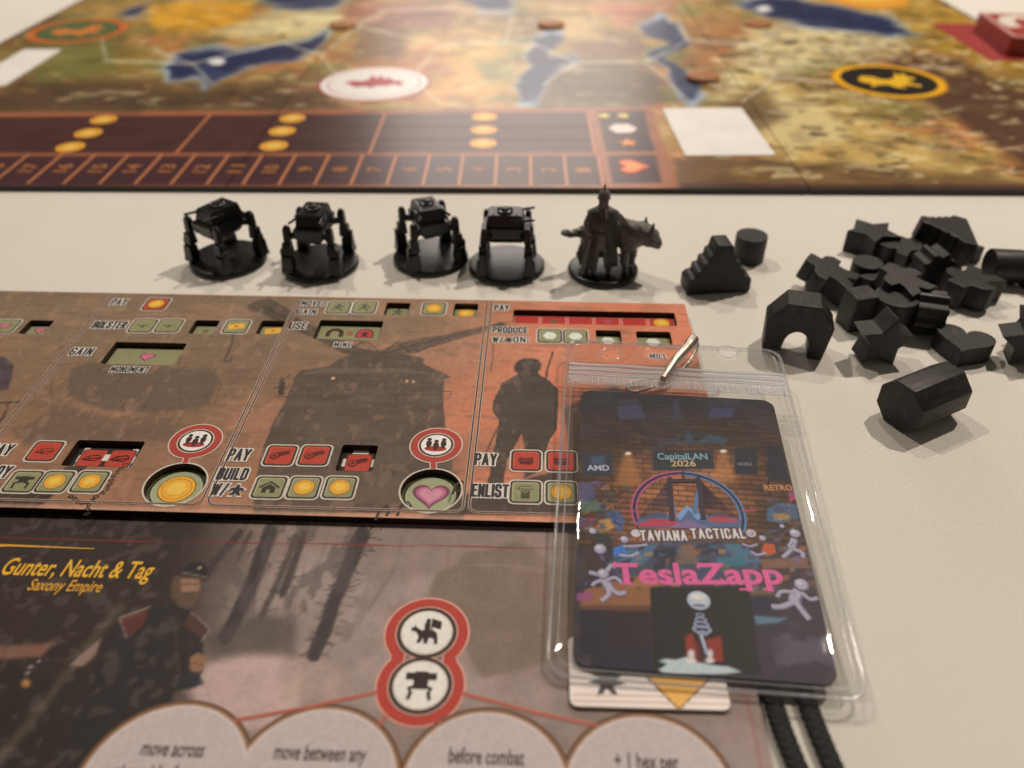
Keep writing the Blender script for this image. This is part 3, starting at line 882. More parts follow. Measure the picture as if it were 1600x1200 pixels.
    k.c *= (0.95 + .10 * fbm(a, b, 1.6, 2, 90))[:, None]

mat = thing('player_mat', 'brown and terracotta two layered player mat with cut-out windows', 'game mat', (MAT.o[0] - 100, MAT.o[1] - 50, 0), math.radians(-2.14))
MAT_L = Sheet(MAT.o - [0, 0, PD], MAT.ex, MAT.ey)          # face of the lower layer

def hole_px(c, hw, hh, r=.8):
    x, y = MAT.at(*c)
    return (x, y, hw, hh, r)
SQ = 4.1
H_BOL = [hole_px(z3(1008, 192), SQ, SQ), hole_px(z3(1338, 194), SQ, SQ)]
H_MON = hole_px(z3(712, 322), 11.6, 6.0)
H_RED = hole_px(z3(512, 816), 9.4, 5.2)
H_COIN = hole_px(z3(866, 968), 7.7, 7.7, 7.69)
H_MOVE = [hole_px(z4(634, 104), SQ, SQ), hole_px(z4(972, 108), SQ, SQ)]
H_MINE = hole_px(z4(395, 206), 10.6, 5.6)
H_METAL = hole_px(z4(436, 838), 4.9, 5.2)
H_HEART = hole_px(z4(800, 998), 7.7, 7.7, 7.69)
H_TRADE = hole_px((57, 511), SQ, SQ)
x0, yb = MAT.at(802, 494); x1, _ = MAT.at(1056, 499)
H_LONG = ((x0 + x1) / 2, yb, (x1 - x0) / 2, 4.2, .6)
H_PROD = [hole_px((951, 527), SQ, SQ), hole_px((1022, 529), 5.6, SQ)]
HOLES = H_BOL + [H_MON, H_RED, H_COIN] + H_MOVE + [H_MINE, H_METAL, H_HEART, H_TRADE, H_LONG] + H_PROD
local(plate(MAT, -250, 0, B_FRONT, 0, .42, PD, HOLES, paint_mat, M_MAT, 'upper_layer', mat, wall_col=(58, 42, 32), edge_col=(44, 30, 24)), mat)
def paint_lower(k):
    k.c[:] = (104, 92, 66)
local(plate(MAT_L, -249.6, -.4, B_FRONT + .4, -.4, 3, PZ - PD - .05, [], paint_lower, M_MAT, 'lower_layer', mat, edge_col=(24, 18, 16)), mat)

OLIVE, OLIVE_L, LINE, DARK = (134, 128, 88), (162, 154, 114), (196, 178, 156), (58, 48, 36)
REDT, REDL = (172, 62, 44), (190, 78, 56)
def on_mat(name, c, draw, sheet=None, deg=0, px=True):
    s = sheet or MAT
    p = Print(s, s.at(*c) if px else c, deg); draw(p)
    return local(p.build(name, M_MAT, mat), mat)

def tile_base(p, fill=OLIVE, light=OLIVE_L, s=1.0, outline=True):
    if outline: p.poly(rrect(8.9 * s, 8.9 * s, 1.5), LINE)
    p.poly(rrect(8.0 * s, 8.0 * s, 1.2), DARK).poly(rrect(6.9 * s, 6.9 * s, .9), light).poly(rrect(6.4 * s, 6.4 * s, .8), fill, (.12, -.12))
def money(p, r=2.75):
    p.poly(disc(r), (120, 78, 30)).poly(disc(r * .94), (222, 158, 50)).ring(disc(r * .8), disc(r * .74), (190, 126, 36)).poly(disc(r * .5), (232, 176, 70))
def bird(p):
    p.poly([(-2.4, .4), (-.8, .1), (0, .6), (.8, .1), (2.4, .4), (.8, -.5), (.3, -1.4), (-.3, -1.4), (-.8, -.5)], (92, 92, 66))
def runner(p):
    p.poly([(-.5, 2.2), (.4, 2.3), (.6, 1.5), (.2, 1.1), (1.5, .8), (2.1, .2), (1.8, -.1), (.6, .2), (.4, -.5), (1.4, -1.2), (1.6, -2.3), (1, -2.3), (.7, -1.5), (-.5, -.9), (-1.5, -2.1), (-2.1, -1.9), (-.9, -.2), (-.8, .6), (-1.6, .1), (-2, .4), (-.9, 1.2)], (84, 86, 62))
def ticket(p):
    p.poly(rot2(rrect(5.2, 3.1, .3), 14), (224, 160, 52)).poly(rot2(star_pts(.9), 14), (178, 92, 40))
def ingot(p):
    p.line([(-2.4, -.6), (-1.2, .7), (1.6, 1.2), (2.5, .2), (1.2, -1.1), (-2.4, -.6)], .28, (78, 30, 26)).line([(-1.2, .7), (-.4, -.3), (2.5, .2)], .25, (78, 30, 26)).line([(-.4, -.3), (-.5, -.9)], .25, (78, 30, 26)).poly([(-2, -.5), (-.6, -.3), (-.7, -.8)], (96, 36, 30))
def log(p):
    p.poly([(-1.4, -1.3), (1.2, .1), (2.3, .6), (2.4, 1.7), (1.5, 1.9), (-1.4, .9)], (92, 34, 30)).poly(disc(1.35), (78, 28, 26), (-1.4, -.3)).poly(disc(1.0), (160, 58, 44), (-1.4, -.3)).poly(disc(.55), (92, 34, 30), (-1.4, -.3))
def barrel(p):
    p.poly([(-1.7, 1.4), (1.7, 1.4), (2.1, 0), (1.5, -1.6), (-1.5, -1.6), (-2.1, 0)], (86, 30, 28)).poly(disc(1.7, 20, .6), (168, 60, 46), (0, 1.4)).line([(-2, 0), (2, 0)], .3, (150, 54, 42))
def walker(p):
    p.poly(rrect(2.6, 2.4, .4), (50, 46, 34), (0, .7)).poly(rrect(5, 1, .3), (50, 46, 34), (0, 1.2))
    for s in (-1, 1):
        p.line([(s * .7, -.3), (s * 1.9, -.8), (s * 1.7, -2.5)], .6, (50, 46, 34), up=(s < 0))
def house(p):
    p.line([(-2.6, -.2), (0, 1.9), (2.6, -.2)], .6, (50, 46, 34)).poly([(-1.7, -2), (-1.7, -.2), (0, 1.1), (1.7, -.2), (1.7, -2), (.5, -2), (.5, -.8), (-.5, -.8), (-.5, -2)], (50, 46, 34))
def recruit(p):
    p.line([(-2.1, .9), (-1.2, 2), (1.2, 2), (2.1, .9), (-2.1, .9)], .26, (70, 66, 48)).poly(rrect(2.2, 2.8, .2), (70, 66, 48), (0, -1)).line([(-.7, .1), (0, -.5), (.7, .1)], .3, (140, 138, 100))
def hexa(p): p.poly(disc(2.3, 6), (206, 204, 180))
def heart(p, r=1.7, c=(190, 100, 116)): p.poly(HEART * (r * 1.25), (120, 66, 76)).poly(HEART * r, c)

def tile(c, kind, fill=OLIVE, light=OLIVE_L, sheet=None, outline=True, s=1.0):
    return on_mat('printed_tile', c, lambda p: (tile_base(p, fill, light, s, outline), kind(p) if kind else None), sheet)
def sunk(h, kind, fill=OLIVE, light=OLIVE_L, dy=.9, w=None):
    def d(p):
        ww, hh = (w or 2 * h[2] - .5), 2 * h[3] - .5
        p.poly(rrect(2 * h[2] + 1.4, 2 * h[3] + 1.4, .3), (70, 56, 42)).poly(rrect(ww, hh, .6), light, (0, -.5)).poly(rrect(ww - .8, hh - .8, .5), fill, (0, -.5))
        if kind:
            p.c0 = p.c0 + [0, dy]; kind(p)
    return on_mat('printed_window', (h[0], h[1]), d, MAT_L, px=False)
def words(s, c, w, h, dark=(46, 42, 40), halo=(206, 190, 172), shear=0.0):
    return on_mat('lettering', c, lambda p: p.caps(s, w, h, dark, halo))

# second column
words('PAY', z3(590, 70), 5.4, 4.2)
tile(z3(772, 80), lambda p: money(p), REDT, REDL)
words('BOLSTER', z3(543, 183), 11.2, 4.2)
tile(z3(706, 187), bird); tile(z3(835, 187), bird)
sunk(H_BOL[0], bird); tile(z3(1168, 191), ticket); sunk(H_BOL[1], ticket)
words('GAIN', z3(404, 314), 7.2, 4.2)
sunk(H_MON, lambda p: heart(p, 2.0))
words('MONUMENT', z3(641, 403), 11.6, 3.0)
tile((8, 510), lambda p: heart(p, 1.6)); sunk(H_TRADE, lambda p: heart(p, 1.6))
words('PAY', (2, 703), 6.2, 4.6)
tile(z3(222, 806), ingot, REDT, REDL)
def two_red(p):
    p.poly(rrect(22, 12, .4), (40, 32, 27)).poly(rrect(15.6, 2.6, .2), (206, 188, 168), (0, -.1)).poly(rrect(15, 7.6, .2), (206, 188, 168), (0, .4)).poly(rrect(11.8, 9, .2), (40, 32, 27), (0, 1.3))
    for s in (-3.9, 3.9):
        p.poly(rrect(7, 7, .9), (96, 34, 28), (s, .1)).poly(rrect(6.4, 6.4, .8), REDT, (s, .1))
    p.poly(rrect(1.6, 2.6, .1), (206, 188, 168), (0, .3))
    c = p.c0.copy()
    for s in (-3.9, 3.9):
        p.c0 = c + [s, .1]; ingot(p)
on_mat('printed_window', (H_RED[0], H_RED[1]), two_red, MAT_L, px=False)
words('DEPLOY', (-17, 737), 11.6, 4.6)
tile(z3(114, 956), walker); tile(z3(271, 957), money); tile(z3(444, 957), money)
# third column
words('MOVE/', z4(222, 77), 8.4, 3.5); words('GAIN', z4(188, 118), 6.6, 3.5)
tile(z4(345, 97), runner); tile(z4(473, 97), runner); sunk(H_MOVE[0], runner); tile(z4(815, 103), money); sunk(H_MOVE[1], money)
words('USE', z4(145, 187), 5.6, 4.2)
def mine(p):
    arch = np.array([(math.cos(t), math.sin(t)) for t in np.linspace(0, math.pi, 14)])
    p.line(np.vstack([[(2.2, -2)], arch * 2.2, [(-2.2, -2)]]) + [-5, -.3], 1.5, (70, 40, 34))
    p.poly(rrect(2.2, .6, .1), (164, 66, 50), (0, .5)).poly(rrect(2.2, .6, .1), (164, 66, 50), (0, -.8))
    p.poly(np.vstack([[(2.9, -2.3)], arch * 2.9, [(-2.9, -2.3)]]) + [5, -.3], (60, 34, 32)).poly(np.vstack([[(2.5, -2.2)], arch * 2.5, [(-2.5, -2.2)]]) + [5, -.3], (178, 62, 66)).poly(MEEPLE * 1.5, (60, 34, 32), (5, -.6))
sunk(H_MINE, mine)
words('MINE', z4(366, 281), 5.6, 3.0)
words('PAY', (374, 711), 6.0, 4.8)
tile((438, 712), log, REDT, REDL); tile((492, 712), log, REDT, REDL)
def one_red(p):
    p.poly(rrect(11.6, 12, .3), (44, 35, 29)).poly(rrect(4.4, 9, .2), (206, 188, 168), (0, .7)).poly(rrect(8.6, 3, .2), (206, 188, 168), (0, .1)).poly(rrect(7, 7, .9), (96, 34, 28), (.1, .1)).poly(rrect(6.4, 6.4, .8), REDT, (.1, .1))
    p.c0 = p.c0 + [0, .1]; log(p)
on_mat('printed_window', (H_METAL[0], H_METAL[1]), one_red, MAT_L, px=False)
words('BUILD', (364, 741), 8.0, 4.6); words('W/', (343, 765), 4.2, 4.6)
on_mat('printed_figure', (370, 766), lambda p: p.poly(MEEPLE * 2.55, (206, 190, 172)).poly(MEEPLE * 2.0, (46, 42, 40)))
tile((421, 762), house); tile((475, 762), money); tile((531, 762), money)
# fourth column
words('PAY', (784, 481), 5.2, 3.8)
def red_track(p):
    w = 2 * H_LONG[2]
    p.poly(rrect(w + 1.4, 9.8, .3), (80, 40, 30)).poly(rrect(w - .4, 7.6, .3), (150, 44, 36), (0, -.4))
    n = 6
    for i in range(n):
        x = -w / 2 + w * (i + .5) / n
        p.poly(rrect(w / n - .3, 7.2, .2), (214, 132, 110), (x, -.2), up=(i == 0))
    for i in range(n):
        x = -w / 2 + w * (i + .5) / n
        p.poly(rrect(w / n - 1.1, 6.6, .2), (172, 50, 40), (x, -.2), up=(i == 0))
    c = p.c0.copy(); z = p.z
    for i, q in ((1, bird), (3, lambda p: heart(p, 1.4, (186, 70, 72))), (5, money)):
        p.c0 = c + [-w / 2 + w * (i + .5) / n, .6]; p.z = z; q(p)
on_mat('printed_window', (H_LONG[0], H_LONG[1]), red_track, MAT_L, px=False)
words('PRODUCE', (797, 516), 11.6, 3.6); words('W/', (778, 531), 3.6, 3.4); words('ON:', (814, 531), 5.0, 3.4)
on_mat('printed_figure', (795, 531), lambda p: p.poly(MEEPLE * 1.9, (206, 190, 172)).poly(MEEPLE * 1.5, (46, 42, 40)))
tile((859, 525), hexa); tile((899, 526), hexa); sunk(H_PROD[0], hexa); sunk(H_PROD[1], hexa)
words('MILL', (1029, 557), 5.4, 3.0)
words('PAY', (759, 718), 6.0, 4.8)
tile((822, 720), barrel, REDT, REDL); tile((877, 721), barrel, REDT, REDL); tile((932, 722), barrel, REDT, REDL)
words('ENLIST', (766, 767), 9.6, 4.8)
tile((821, 769), recruit); tile((877, 770), money); tile((932, 771), money)
# slashes between the cost tiles
for c in (z3(1078, 192), z4(728, 102)):
    on_mat('printed_slash', c, lambda p: p.line([(-1.3, -4.2), (1.3, 4.2)], .7, (196, 178, 156)).line([(-1.3, -4.2), (1.3, 4.2)], .35, (46, 42, 40)))
# red rings with three little players, joined by a stem to the round windows
def people(p):
    p.poly(disc(7.3, 40), LINE).poly(disc(6.95, 40), (164, 58, 46)).poly(disc(5.0, 40), LINE).poly(disc(4.7, 40), (70, 50, 40)).poly(disc(4.1, 36), (226, 212, 192))
    p.poly(disc(3.0, 24, 1.1), (150, 50, 44), (0, -1.6))
    for i, (x, y) in enumerate(((-2.0, .5), (0, -.2), (2.0, .5))):
        p.poly(disc(.62, 14), (52, 36, 30), (x, y + 1.6), up=(i == 0)); p.poly(rrect(1.5, 1.8, .3), (52, 36, 30), (x, y), up=False); p.poly(rrect(.9, 1.2, .1), (52, 36, 30), (x, y - 1.2), up=False)
for c, h, kind in ((z3(966, 756), H_COIN, lambda p: money(p, 4.9)), (z4(826, 776), H_HEART, lambda p: (heart(p, 3.9, (178, 100, 120)), p.poly(HEART * 3.0, (196, 128, 138))))):
    x, y = MAT.at(*c)
    on_mat('printed_stem', (0, 0), lambda p: p.line([(h[0] + (x - h[0]) * .5, h[1] + 7.9), (x, y - 6.6)], 1.9, LINE).line([(h[0] + (x - h[0]) * .5, h[1] + 7.9), (x, y - 6.6)], 1.4, (164, 58, 46)), px=False)
    on_mat('printed_ring', c, people)
    on_mat('printed_ring', (h[0], h[1]), lambda p: p.ring(disc(8.2, 48), disc(7.75, 48), LINE), px=False)
    on_mat('printed_window', (h[0], h[1]), lambda p: (p.poly(disc(8.2, 48), (86, 92, 52)).poly(disc(7.0, 44), (66, 58, 42), (-.2, .2)).poly(disc(6.5, 44), (168, 162, 128), (-.2, .2)).poly(disc(6.1, 44), (150, 150, 110), (-.2, .2)), setattr(p, 'c0', p.c0 + [-.2, .2]), kind(p)), MAT_L, px=False)
# double rules between the columns and along the near edge
d2 = MAT.at(468, 468)[0]; d3 = MAT.at(765, 470)[0]; pitch = d3 - d2
for i in range(-1, 2):
    x = d2 + pitch * i
    bb = B_FRONT + 2.6
    for s in (-.75, .75):
        arc = [(x + s + math.copysign(2.2, s) * (1 - math.cos(t)), bb + 2.2 - 2.2 * math.sin(t)) for t in np.linspace(0, math.pi / 2, 8)]
        P = [(x + s, -1.2), (x + s, bb + 2.2)] + arc[1:] + [(x + s * 1 + math.copysign(pitch / 2 - 1, s), bb)]
        on_mat('printed_rule', (0, 0), lambda p: p.line(P, .8, (186, 154, 130)).line(P, .42, (70, 54, 46)), px=False)
# chain and hooks at the near edge
def chain(P, r=1.0):
    P = [MAT.at(*z3(*q)) for q in P]
    S = [Vector((x, y, 0)) for x, y in P]
    S = spline(S, 6)
    for i, q in enumerate(S[::2]):
        on_mat('printed_chain_link', (q.x, q.y), lambda p: p.ring(disc(r, 12, r * .6), disc(r * .6, 12, r * .25), (44, 36, 32)), deg=i * 47, px=False)
chain([(620, 870), (560, 930), (530, 990), (450, 1050), (430, 1115)], .85)
chain([(350, 1030), (400, 1060), (460, 1050)], .85)
for q in ((575, 1110), (680, 1090), (950, 985)):
    x, y = MAT.at(*z4(*q))
    on_mat('printed_hook', (x, y), lambda p: p.line([(-2, -2.5), (-1.5, 1), (0, 2.4), (1, 1), (.4, -1)], .7, (60, 46, 40)), px=False)

# ------------------------------------------------------------------ faction mat: one sheet, lying in front
FZ = 2.3
yb = (U(500, 836, FZ)[1])
FACT = Sheet(U(1131, 851, FZ), MAT.ex, MAT.ey)
z5 = lambda x, y: (x * .3166, 820 + y * .3167)
z6 = lambda x, y: (440 + x * .3166, 820 + y * .3167)
def paint_faction(k):
    a, b = k.a, k.b
    k.warp(4, 7, 8)
    k.c[:] = (138, 115, 102)
    k.mix(smooth(.4, .7, fbm(a, b, 22, 4, 4)) * .5, (118, 94, 82))
    k.mix(smooth(.5, .75, fbm(a, b * 1.4, 26, 4, 7)) * .5, (172, 148, 136))
    k.mix(smooth(430, 250, k.u + .25 * (k.v - 900)), (50, 38, 33))
    k.poly([z5(*q) for q in ((900, 760), (1080, 650), (1300, 620), (1480, 640), (1480, 1000), (1150, 1000), (960, 900))], (190, 156, 142), 22, .85)
    k.poly([z6(*q) for q in ((0, 600), (180, 640), (300, 760), (260, 860), (0, 880))], (170, 140, 122), 26, .6)
    # dark winter trunks
    for P, w, c, al in (([z5(1340, 30), z5(1230, 330), z5(1110, 560)], 22, (58, 48, 44), .95), ([z5(1180, 40), z5(1080, 160), z5(1010, 260)], 12, (62, 50, 46), .85), ([z5(1460, 60), z5(1350, 330), z5(1290, 450)], 10, (70, 58, 52), .8),
                        ([z6(400, 45), z6(320, 230), z6(240, 430), z6(160, 640)], 22, (60, 50, 46), .95), ([z6(110, 40), z6(50, 220), z6(0, 340)], 12, (66, 56, 50), .9), ([z6(240, 40), z6(160, 270)], 5, (120, 98, 86), .6), ([z6(600, 60), z6(540, 250), z6(420, 420)], 5, (122, 100, 90), .6), ([z5(1240, 40), z5(1180, 160)], 8, (72, 60, 54), .8)):
        k.line(P, w, c, 2.6, al)
        rq = random.Random(int(w * 100 + P[0][0]))
        for i in range(15 if w > 8 else 0):
            t = rq.random() * (len(P) - 1); j = int(t); t -= j
            x = P[j][0] * (1 - t) + P[j + 1][0] * t; y = P[j][1] * (1 - t) + P[j + 1][1] * t; s = rq.choice((-1, 1))
            dx, dy = s * rq.uniform(5, 40) * rq.random(), rq.uniform(-10, 16)
            k.line([(x, y), (x + dx * .6, y + dy * .4), (x + dx, y + dy)], 1.8, c, 1.2, al * .8)
    rr = random.Random(4)
    for i in range(70):
        t = rr.random(); s = rr.choice((-1, 1))
        x, y = z6(400 - 240 * t + s * 12, 45 + 600 * t)
        k.line([(x, y), (x + s * rr.uniform(8, 26), y + rr.uniform(-6, 12))], 1.6, (74, 62, 56), 1.2, .7)
    k.poly([z5(*q) for q in ((1000, 560), (1120, 500), (1300, 430), (1460, 480), (1460, 640), (1200, 640), (1060, 660))], (78, 66, 60), 18, .7)
    k.mix(smooth(.5, .62, fbm(a * 1.5, b * .7, 5, 4, 50)) * smooth(300, 360, k.u) * smooth(600, 520, k.u) * smooth(1060, 940, k.v) * .6, (86, 74, 68))
    # hazy hulk on the right
    k.poly([z6(*q) for q in ((720, 360), (730, 300), (760, 240), (810, 210), (820, 130), (828, 210), (870, 200), (900, 140), (1090, 110), (1110, 85), (1200, 85), (1260, 140), (1320, 200), (1460, 230), (1460, 640), (1000, 760), (900, 600), (860, 420))], (120, 98, 80), 7, .85)
    k.poly([(820, 890), (1000, 860), (1150, 880), (1170, 1010), (1000, 1060), (860, 1000)], (132, 106, 90), 14, .6)
    k.line([z6(880, 200), z6(1100, 205), z6(1300, 225)], 1.6, (150, 126, 106), 2, .6)
    # dark ground, log and the long dark coat of a standing figure, loosely brushed
    k.poly([z5(*q) for q in ((-200, 660), (0, 660), (120, 690), (200, 790), (420, 690), (360, 900), (220, 1200), (-200, 1250))], (44, 36, 32), 9, .9)
    k.line([z5(-20, 1190), z5(180, 930), z5(420, 620), z5(600, 400)], 13, (92, 78, 58), 7, .6)
    k.poly([z5(*q) for q in ((340, 690), (500, 560), (470, 640), (410, 700))], (158, 124, 106), 4, .8)
    k.poly([z5(*q) for q in ((-60, 610), (120, 590), (270, 580), (200, 650), (-60, 670))], (146, 96, 74), 7, .7)
    k.poly([z5(*q) for q in ((820, 380), (730, 410), (590, 460), (520, 560), (470, 700), (380, 900), (270, 1200), (420, 1200), (640, 960), (840, 890), (860, 820), (960, 800), (1010, 700), (1000, 560), (1040, 520), (950, 430))], (44, 38, 35), 3.0, .97)
    k.poly([z5(*q) for q in ((590, 462), (735, 402), (700, 500), (625, 548))], (96, 44, 40), 2, .85)
    k.poly([z5(*q) for q in ((940, 435), (1035, 520), (1000, 570), (900, 500))], (84, 54, 46), 2.5, .8)
    k.line([z5(622, 556), z5(590, 458), z5(736, 402)], 2.4, (150, 132, 114), 1.3, .8)
    k.line([z5(945, 434), z5(1036, 518), z5(990, 580)], 2.4, (150, 132, 114), 1.3, .8)
    k.poly([z5(*q) for q in ((862, 250), (985, 262), (1000, 300), (985, 345), (950, 400), (890, 405), (845, 350), (850, 290))], (92, 68, 52), 2.2, .95)
    k.poly([z5(*q) for q in ((890, 265), (985, 268), (992, 305), (975, 335), (900, 330))], (150, 108, 84), 2.4, .9)
    k.line([z5(905, 292), z5(975, 296)], 2.2, (76, 54, 44), 1.2, .7); k.line([z5(935, 335), z5(975, 330)], 2.4, (70, 50, 40), 1.2, .7); k.line([z5(950, 295), z5(962, 322)], 2, (176, 130, 104), 1.2, .6)
    k.poly([z5(*q) for q in ((905, 225), (925, 190), (985, 180), (1022, 205), (1028, 245), (1000, 262), (915, 232))], (40, 34, 34), 1.8, .95)
    k.line([z5(905, 236), z5(1025, 258)], 2.6, (112, 98, 86), 1.0, .8); k.oval(z5(985, 212), (3, 3), (150, 130, 100), .4)
    k.poly([z5(*q) for q in ((935, 655), (975, 630), (1020, 650), (1015, 700), (975, 735), (935, 715))], (140, 98, 72), 2.4, .95); k.line([z5(950, 680), z5(1005, 690)], 1.6, (92, 62, 48), 1, .7); k.line([z5(850, 900), z5(880, 700), z5(860, 500)], 1.8, (78, 68, 60), 1.2, .7); k.oval(z5(125, 780), (6, 6), (168, 108, 60), .4)
    k.poly([z5(*q) for q in ((860, 760), (980, 720), (1000, 780), (920, 815))], (48, 44, 46), 3, .9)
    for q in ((150, 700), (190, 672), (135, 730)):
        k.oval(z5(*q), (2.6, 2.4), (190, 176, 160), .4, .8)
    k.mix(smooth(.6, .7, fbm(a, b, 2.2, 2, 77)) * smooth(320, 250, k.u) * .25, (120, 106, 92))
    k.c *= (.93 + .14 * fbm(a * 1.2, b, 4, 4, 201))[:, None]
    k.c = np.clip(k.c, 8, 250)
    k.wu, k.wv = k.u, k.v
    k.line([(-300, 832), (170, 845), (500, 850), (900, 857), (1160, 862)], 1.6, (120, 42, 40), .8, .9)
    k.mix(smooth(.5, .1, np.abs(a + 2.2)) * .5, (150, 80, 70))
fact = thing('faction_mat', 'dark painted mat with yellow title and four round text panels', 'game mat', (FACT.o[0] - 110, FACT.o[1] - 40, 0), math.radians(-2.14))
local(plate(FACT, -250, 0, -118, 4.5, .46, FZ - .05, [], paint_faction, M_MAT, 'sheet', fact, edge_col=(60, 46, 38)), fact)
def on_fact(name, c, draw, deg=0, px=True):
    p = Print(FACT, FACT.at(*c) if px else c, deg); draw(p)
    return local(p.build(name, M_MAT, fact), fact)
on_fact('lettering', (124, 888), lambda p: p.text('Gunter, Nacht & Tag', 35.5, 5.0, (226, 160, 44), bold=.014, shear=0.12))
on_fact('lettering', (104, 915), lambda p: p.text('Saxony Empire', 17, 3.2, (206, 146, 48), bold=.012, shear=0.12))
on_fact('printed_rule', (70, 857), lambda p: p.poly([(-16, -.5), (-9, .25), (12, .15), (12, .4), (-9, .9), (-16, .9)], (200, 140, 50)))
RO = (172, 60, 46)
c1, c2 = FACT.at(667, 989), FACT.at(657, 1071)
def eight(p):
    def out(r, g):
        P = []
        for cc, (t0, t1) in ((c1, (-40, 220)), (c2, (140, 400))):
            P += [(cc[0] + r * math.cos(math.radians(t)), cc[1] + r * math.sin(math.radians(t))) for t in np.linspace(t0, t1, 26)]
        return np.array(P)
    p.poly(out(9.35, 0), (206, 150, 128)).poly(out(8.95, 0), RO)
    m = ((c1[0] + c2[0]) / 2, (c1[1] + c2[1]) / 2)
    p.poly(rrect(8.4, 5, .4), (206, 150, 128), m).poly(rrect(7.8, 5, .4), (118, 98, 84), m)
    for cc in (c1, c2):
        p.poly(disc(6.8, 44), (196, 150, 130), cc, up=(cc is c1))
    for cc in (c1, c2):
        p.poly(disc(6.5, 44), (64, 44, 38), cc, up=(cc is c1))
    for cc in (c1, c2):
        p.poly(disc(5.6, 44), (212, 196, 172), cc, up=(cc is c1))
    for cc in (c1, c2):
        p.poly(disc(5.2, 44), (226, 212, 190), cc, up=(cc is c1))
on_fact('printed_frame', (0, 0), eight, px=False)
def rider(p):
    p.z += .3; k = (52, 36, 32)
    p.poly([(-3.4, .9), (-2.9, 1.1), (-2.7, 1.7), (-2.3, 1.1), (-1.2, .4), (1.4, .5), (2.2, -.2), (2.5, -1.4), (2.6, -2.9), (1.9, -2.9), (1.7, -1.6), (.7, -1.3), (.3, -2.9), (-.4, -2.9), (-.6, -1.4), (-1.2, -2.8), (-1.9, -2.8), (-1.6, -1.2), (-2.2, -.1), (-2.6, .2), (-3.4, .3)], k)
    p.poly(rrect(1.2, 2.2, .2), k, (0, 1.3), up=False).poly(disc(.55, 12), k, (.1, 2.9), up=False).poly([(1, 3.4), (3, 2.8), (3, .8), (1, 1.4)], k, up=False).line([(1, 3.6), (.9, .4)], .3, k, up=False)
def mech_icon(p):
    p.z += .3; k = (52, 36, 32)
    p.poly(rrect(3.0, 4.0, .5), k, (0, 1.0)).poly(rrect(6.4, 1.5, .3), k, (0, 1.9), up=False)
    for s in (-1, 1):
        p.line([(s * .9, -.5), (s * 2.3, -.9), (s * 1.8, -1.9), (s * 2.2, -3.4)], .75, k, up=False)
on_fact('printed_figure', (667, 989), rider); on_fact('printed_figure', (657, 1071), mech_icon)
for P in ([(592, 1081), (480, 1106), (330, 1132)], [(719, 1083), (830, 1112), (960, 1140)], [(604, 1119), (590, 1134)], [(684, 1124), (692, 1136)]):
    Q = np.array([FACT.at(*q) for q in P])
    on_fact('printed_line', (0, 0), lambda p: p.line(Q, .95, (176, 126, 108)).line(Q, .6, (170, 84, 66)), px=False)
TEXTS = (((252, 1222), ('move across', 'riverside forests', 'and mountains')), ((489, 1229), ('move between any', 'territories you control', 'with a mine')), ((757, 1235), ('before combat', 'on a territory with', 'your workers')), ((1015, 1243), ('+ 1 hex per', 'movement', '')))
for (c, lines) in TEXTS:
    def panel(p):
        p.poly(disc(16.6, 64), (96, 66, 48)).poly(disc(16.0, 64), (150, 108, 74)).poly(disc(15.4, 64), (198, 178, 166)).poly(disc(14.9, 64), (184, 164, 154))
        for i, t in enumerate(lines):
            if t: p.text(t, min(18 + 2.5 * (i == 1), len(t) * 1.1), 3.1, (64, 50, 46), (0, 6.4 - 4.8 * i), bold=.02)
    on_fact('text_panel', c, panel)
Ink.SOFT = .8
# ------------------------------------------------------------------ the badge: vinyl pouch, printed card inside, lanyard with hook
Z_TOP, Z_BOT = 10.2, 4.3
def fit_rect(corners, zs):
    TL, TR, BR, BL = [U(*c, z) for c, z in zip(corners, zs)]
    ey = (TL + TR - BL - BR); ey /= np.linalg.norm(ey)
    ex = (TR + BR - TL - BL); ex -= ey * (ex @ ey); ex /= np.linalg.norm(ex)
    o = (TL + TR + BR + BL) / 4
    w = ((TR - TL) @ ex + (BR - BL) @ ex) / 2; h = ((TL - BL) @ ey + (TR - BR) @ ey) / 2
    return Sheet(o, ex, ey), w, h
CARD, cw, ch = fit_rect([(907, 619), (1206, 616), (1308, 1060), (896, 1051)], [Z_TOP - .9, Z_TOP - .9, Z_BOT + .1, Z_BOT + .1])
zA = lambda x, y: (840 + x * .3375, 510 + y * .3375)
zB = lambda x, y: (840 + x * .3375, 800 + y * .3375)

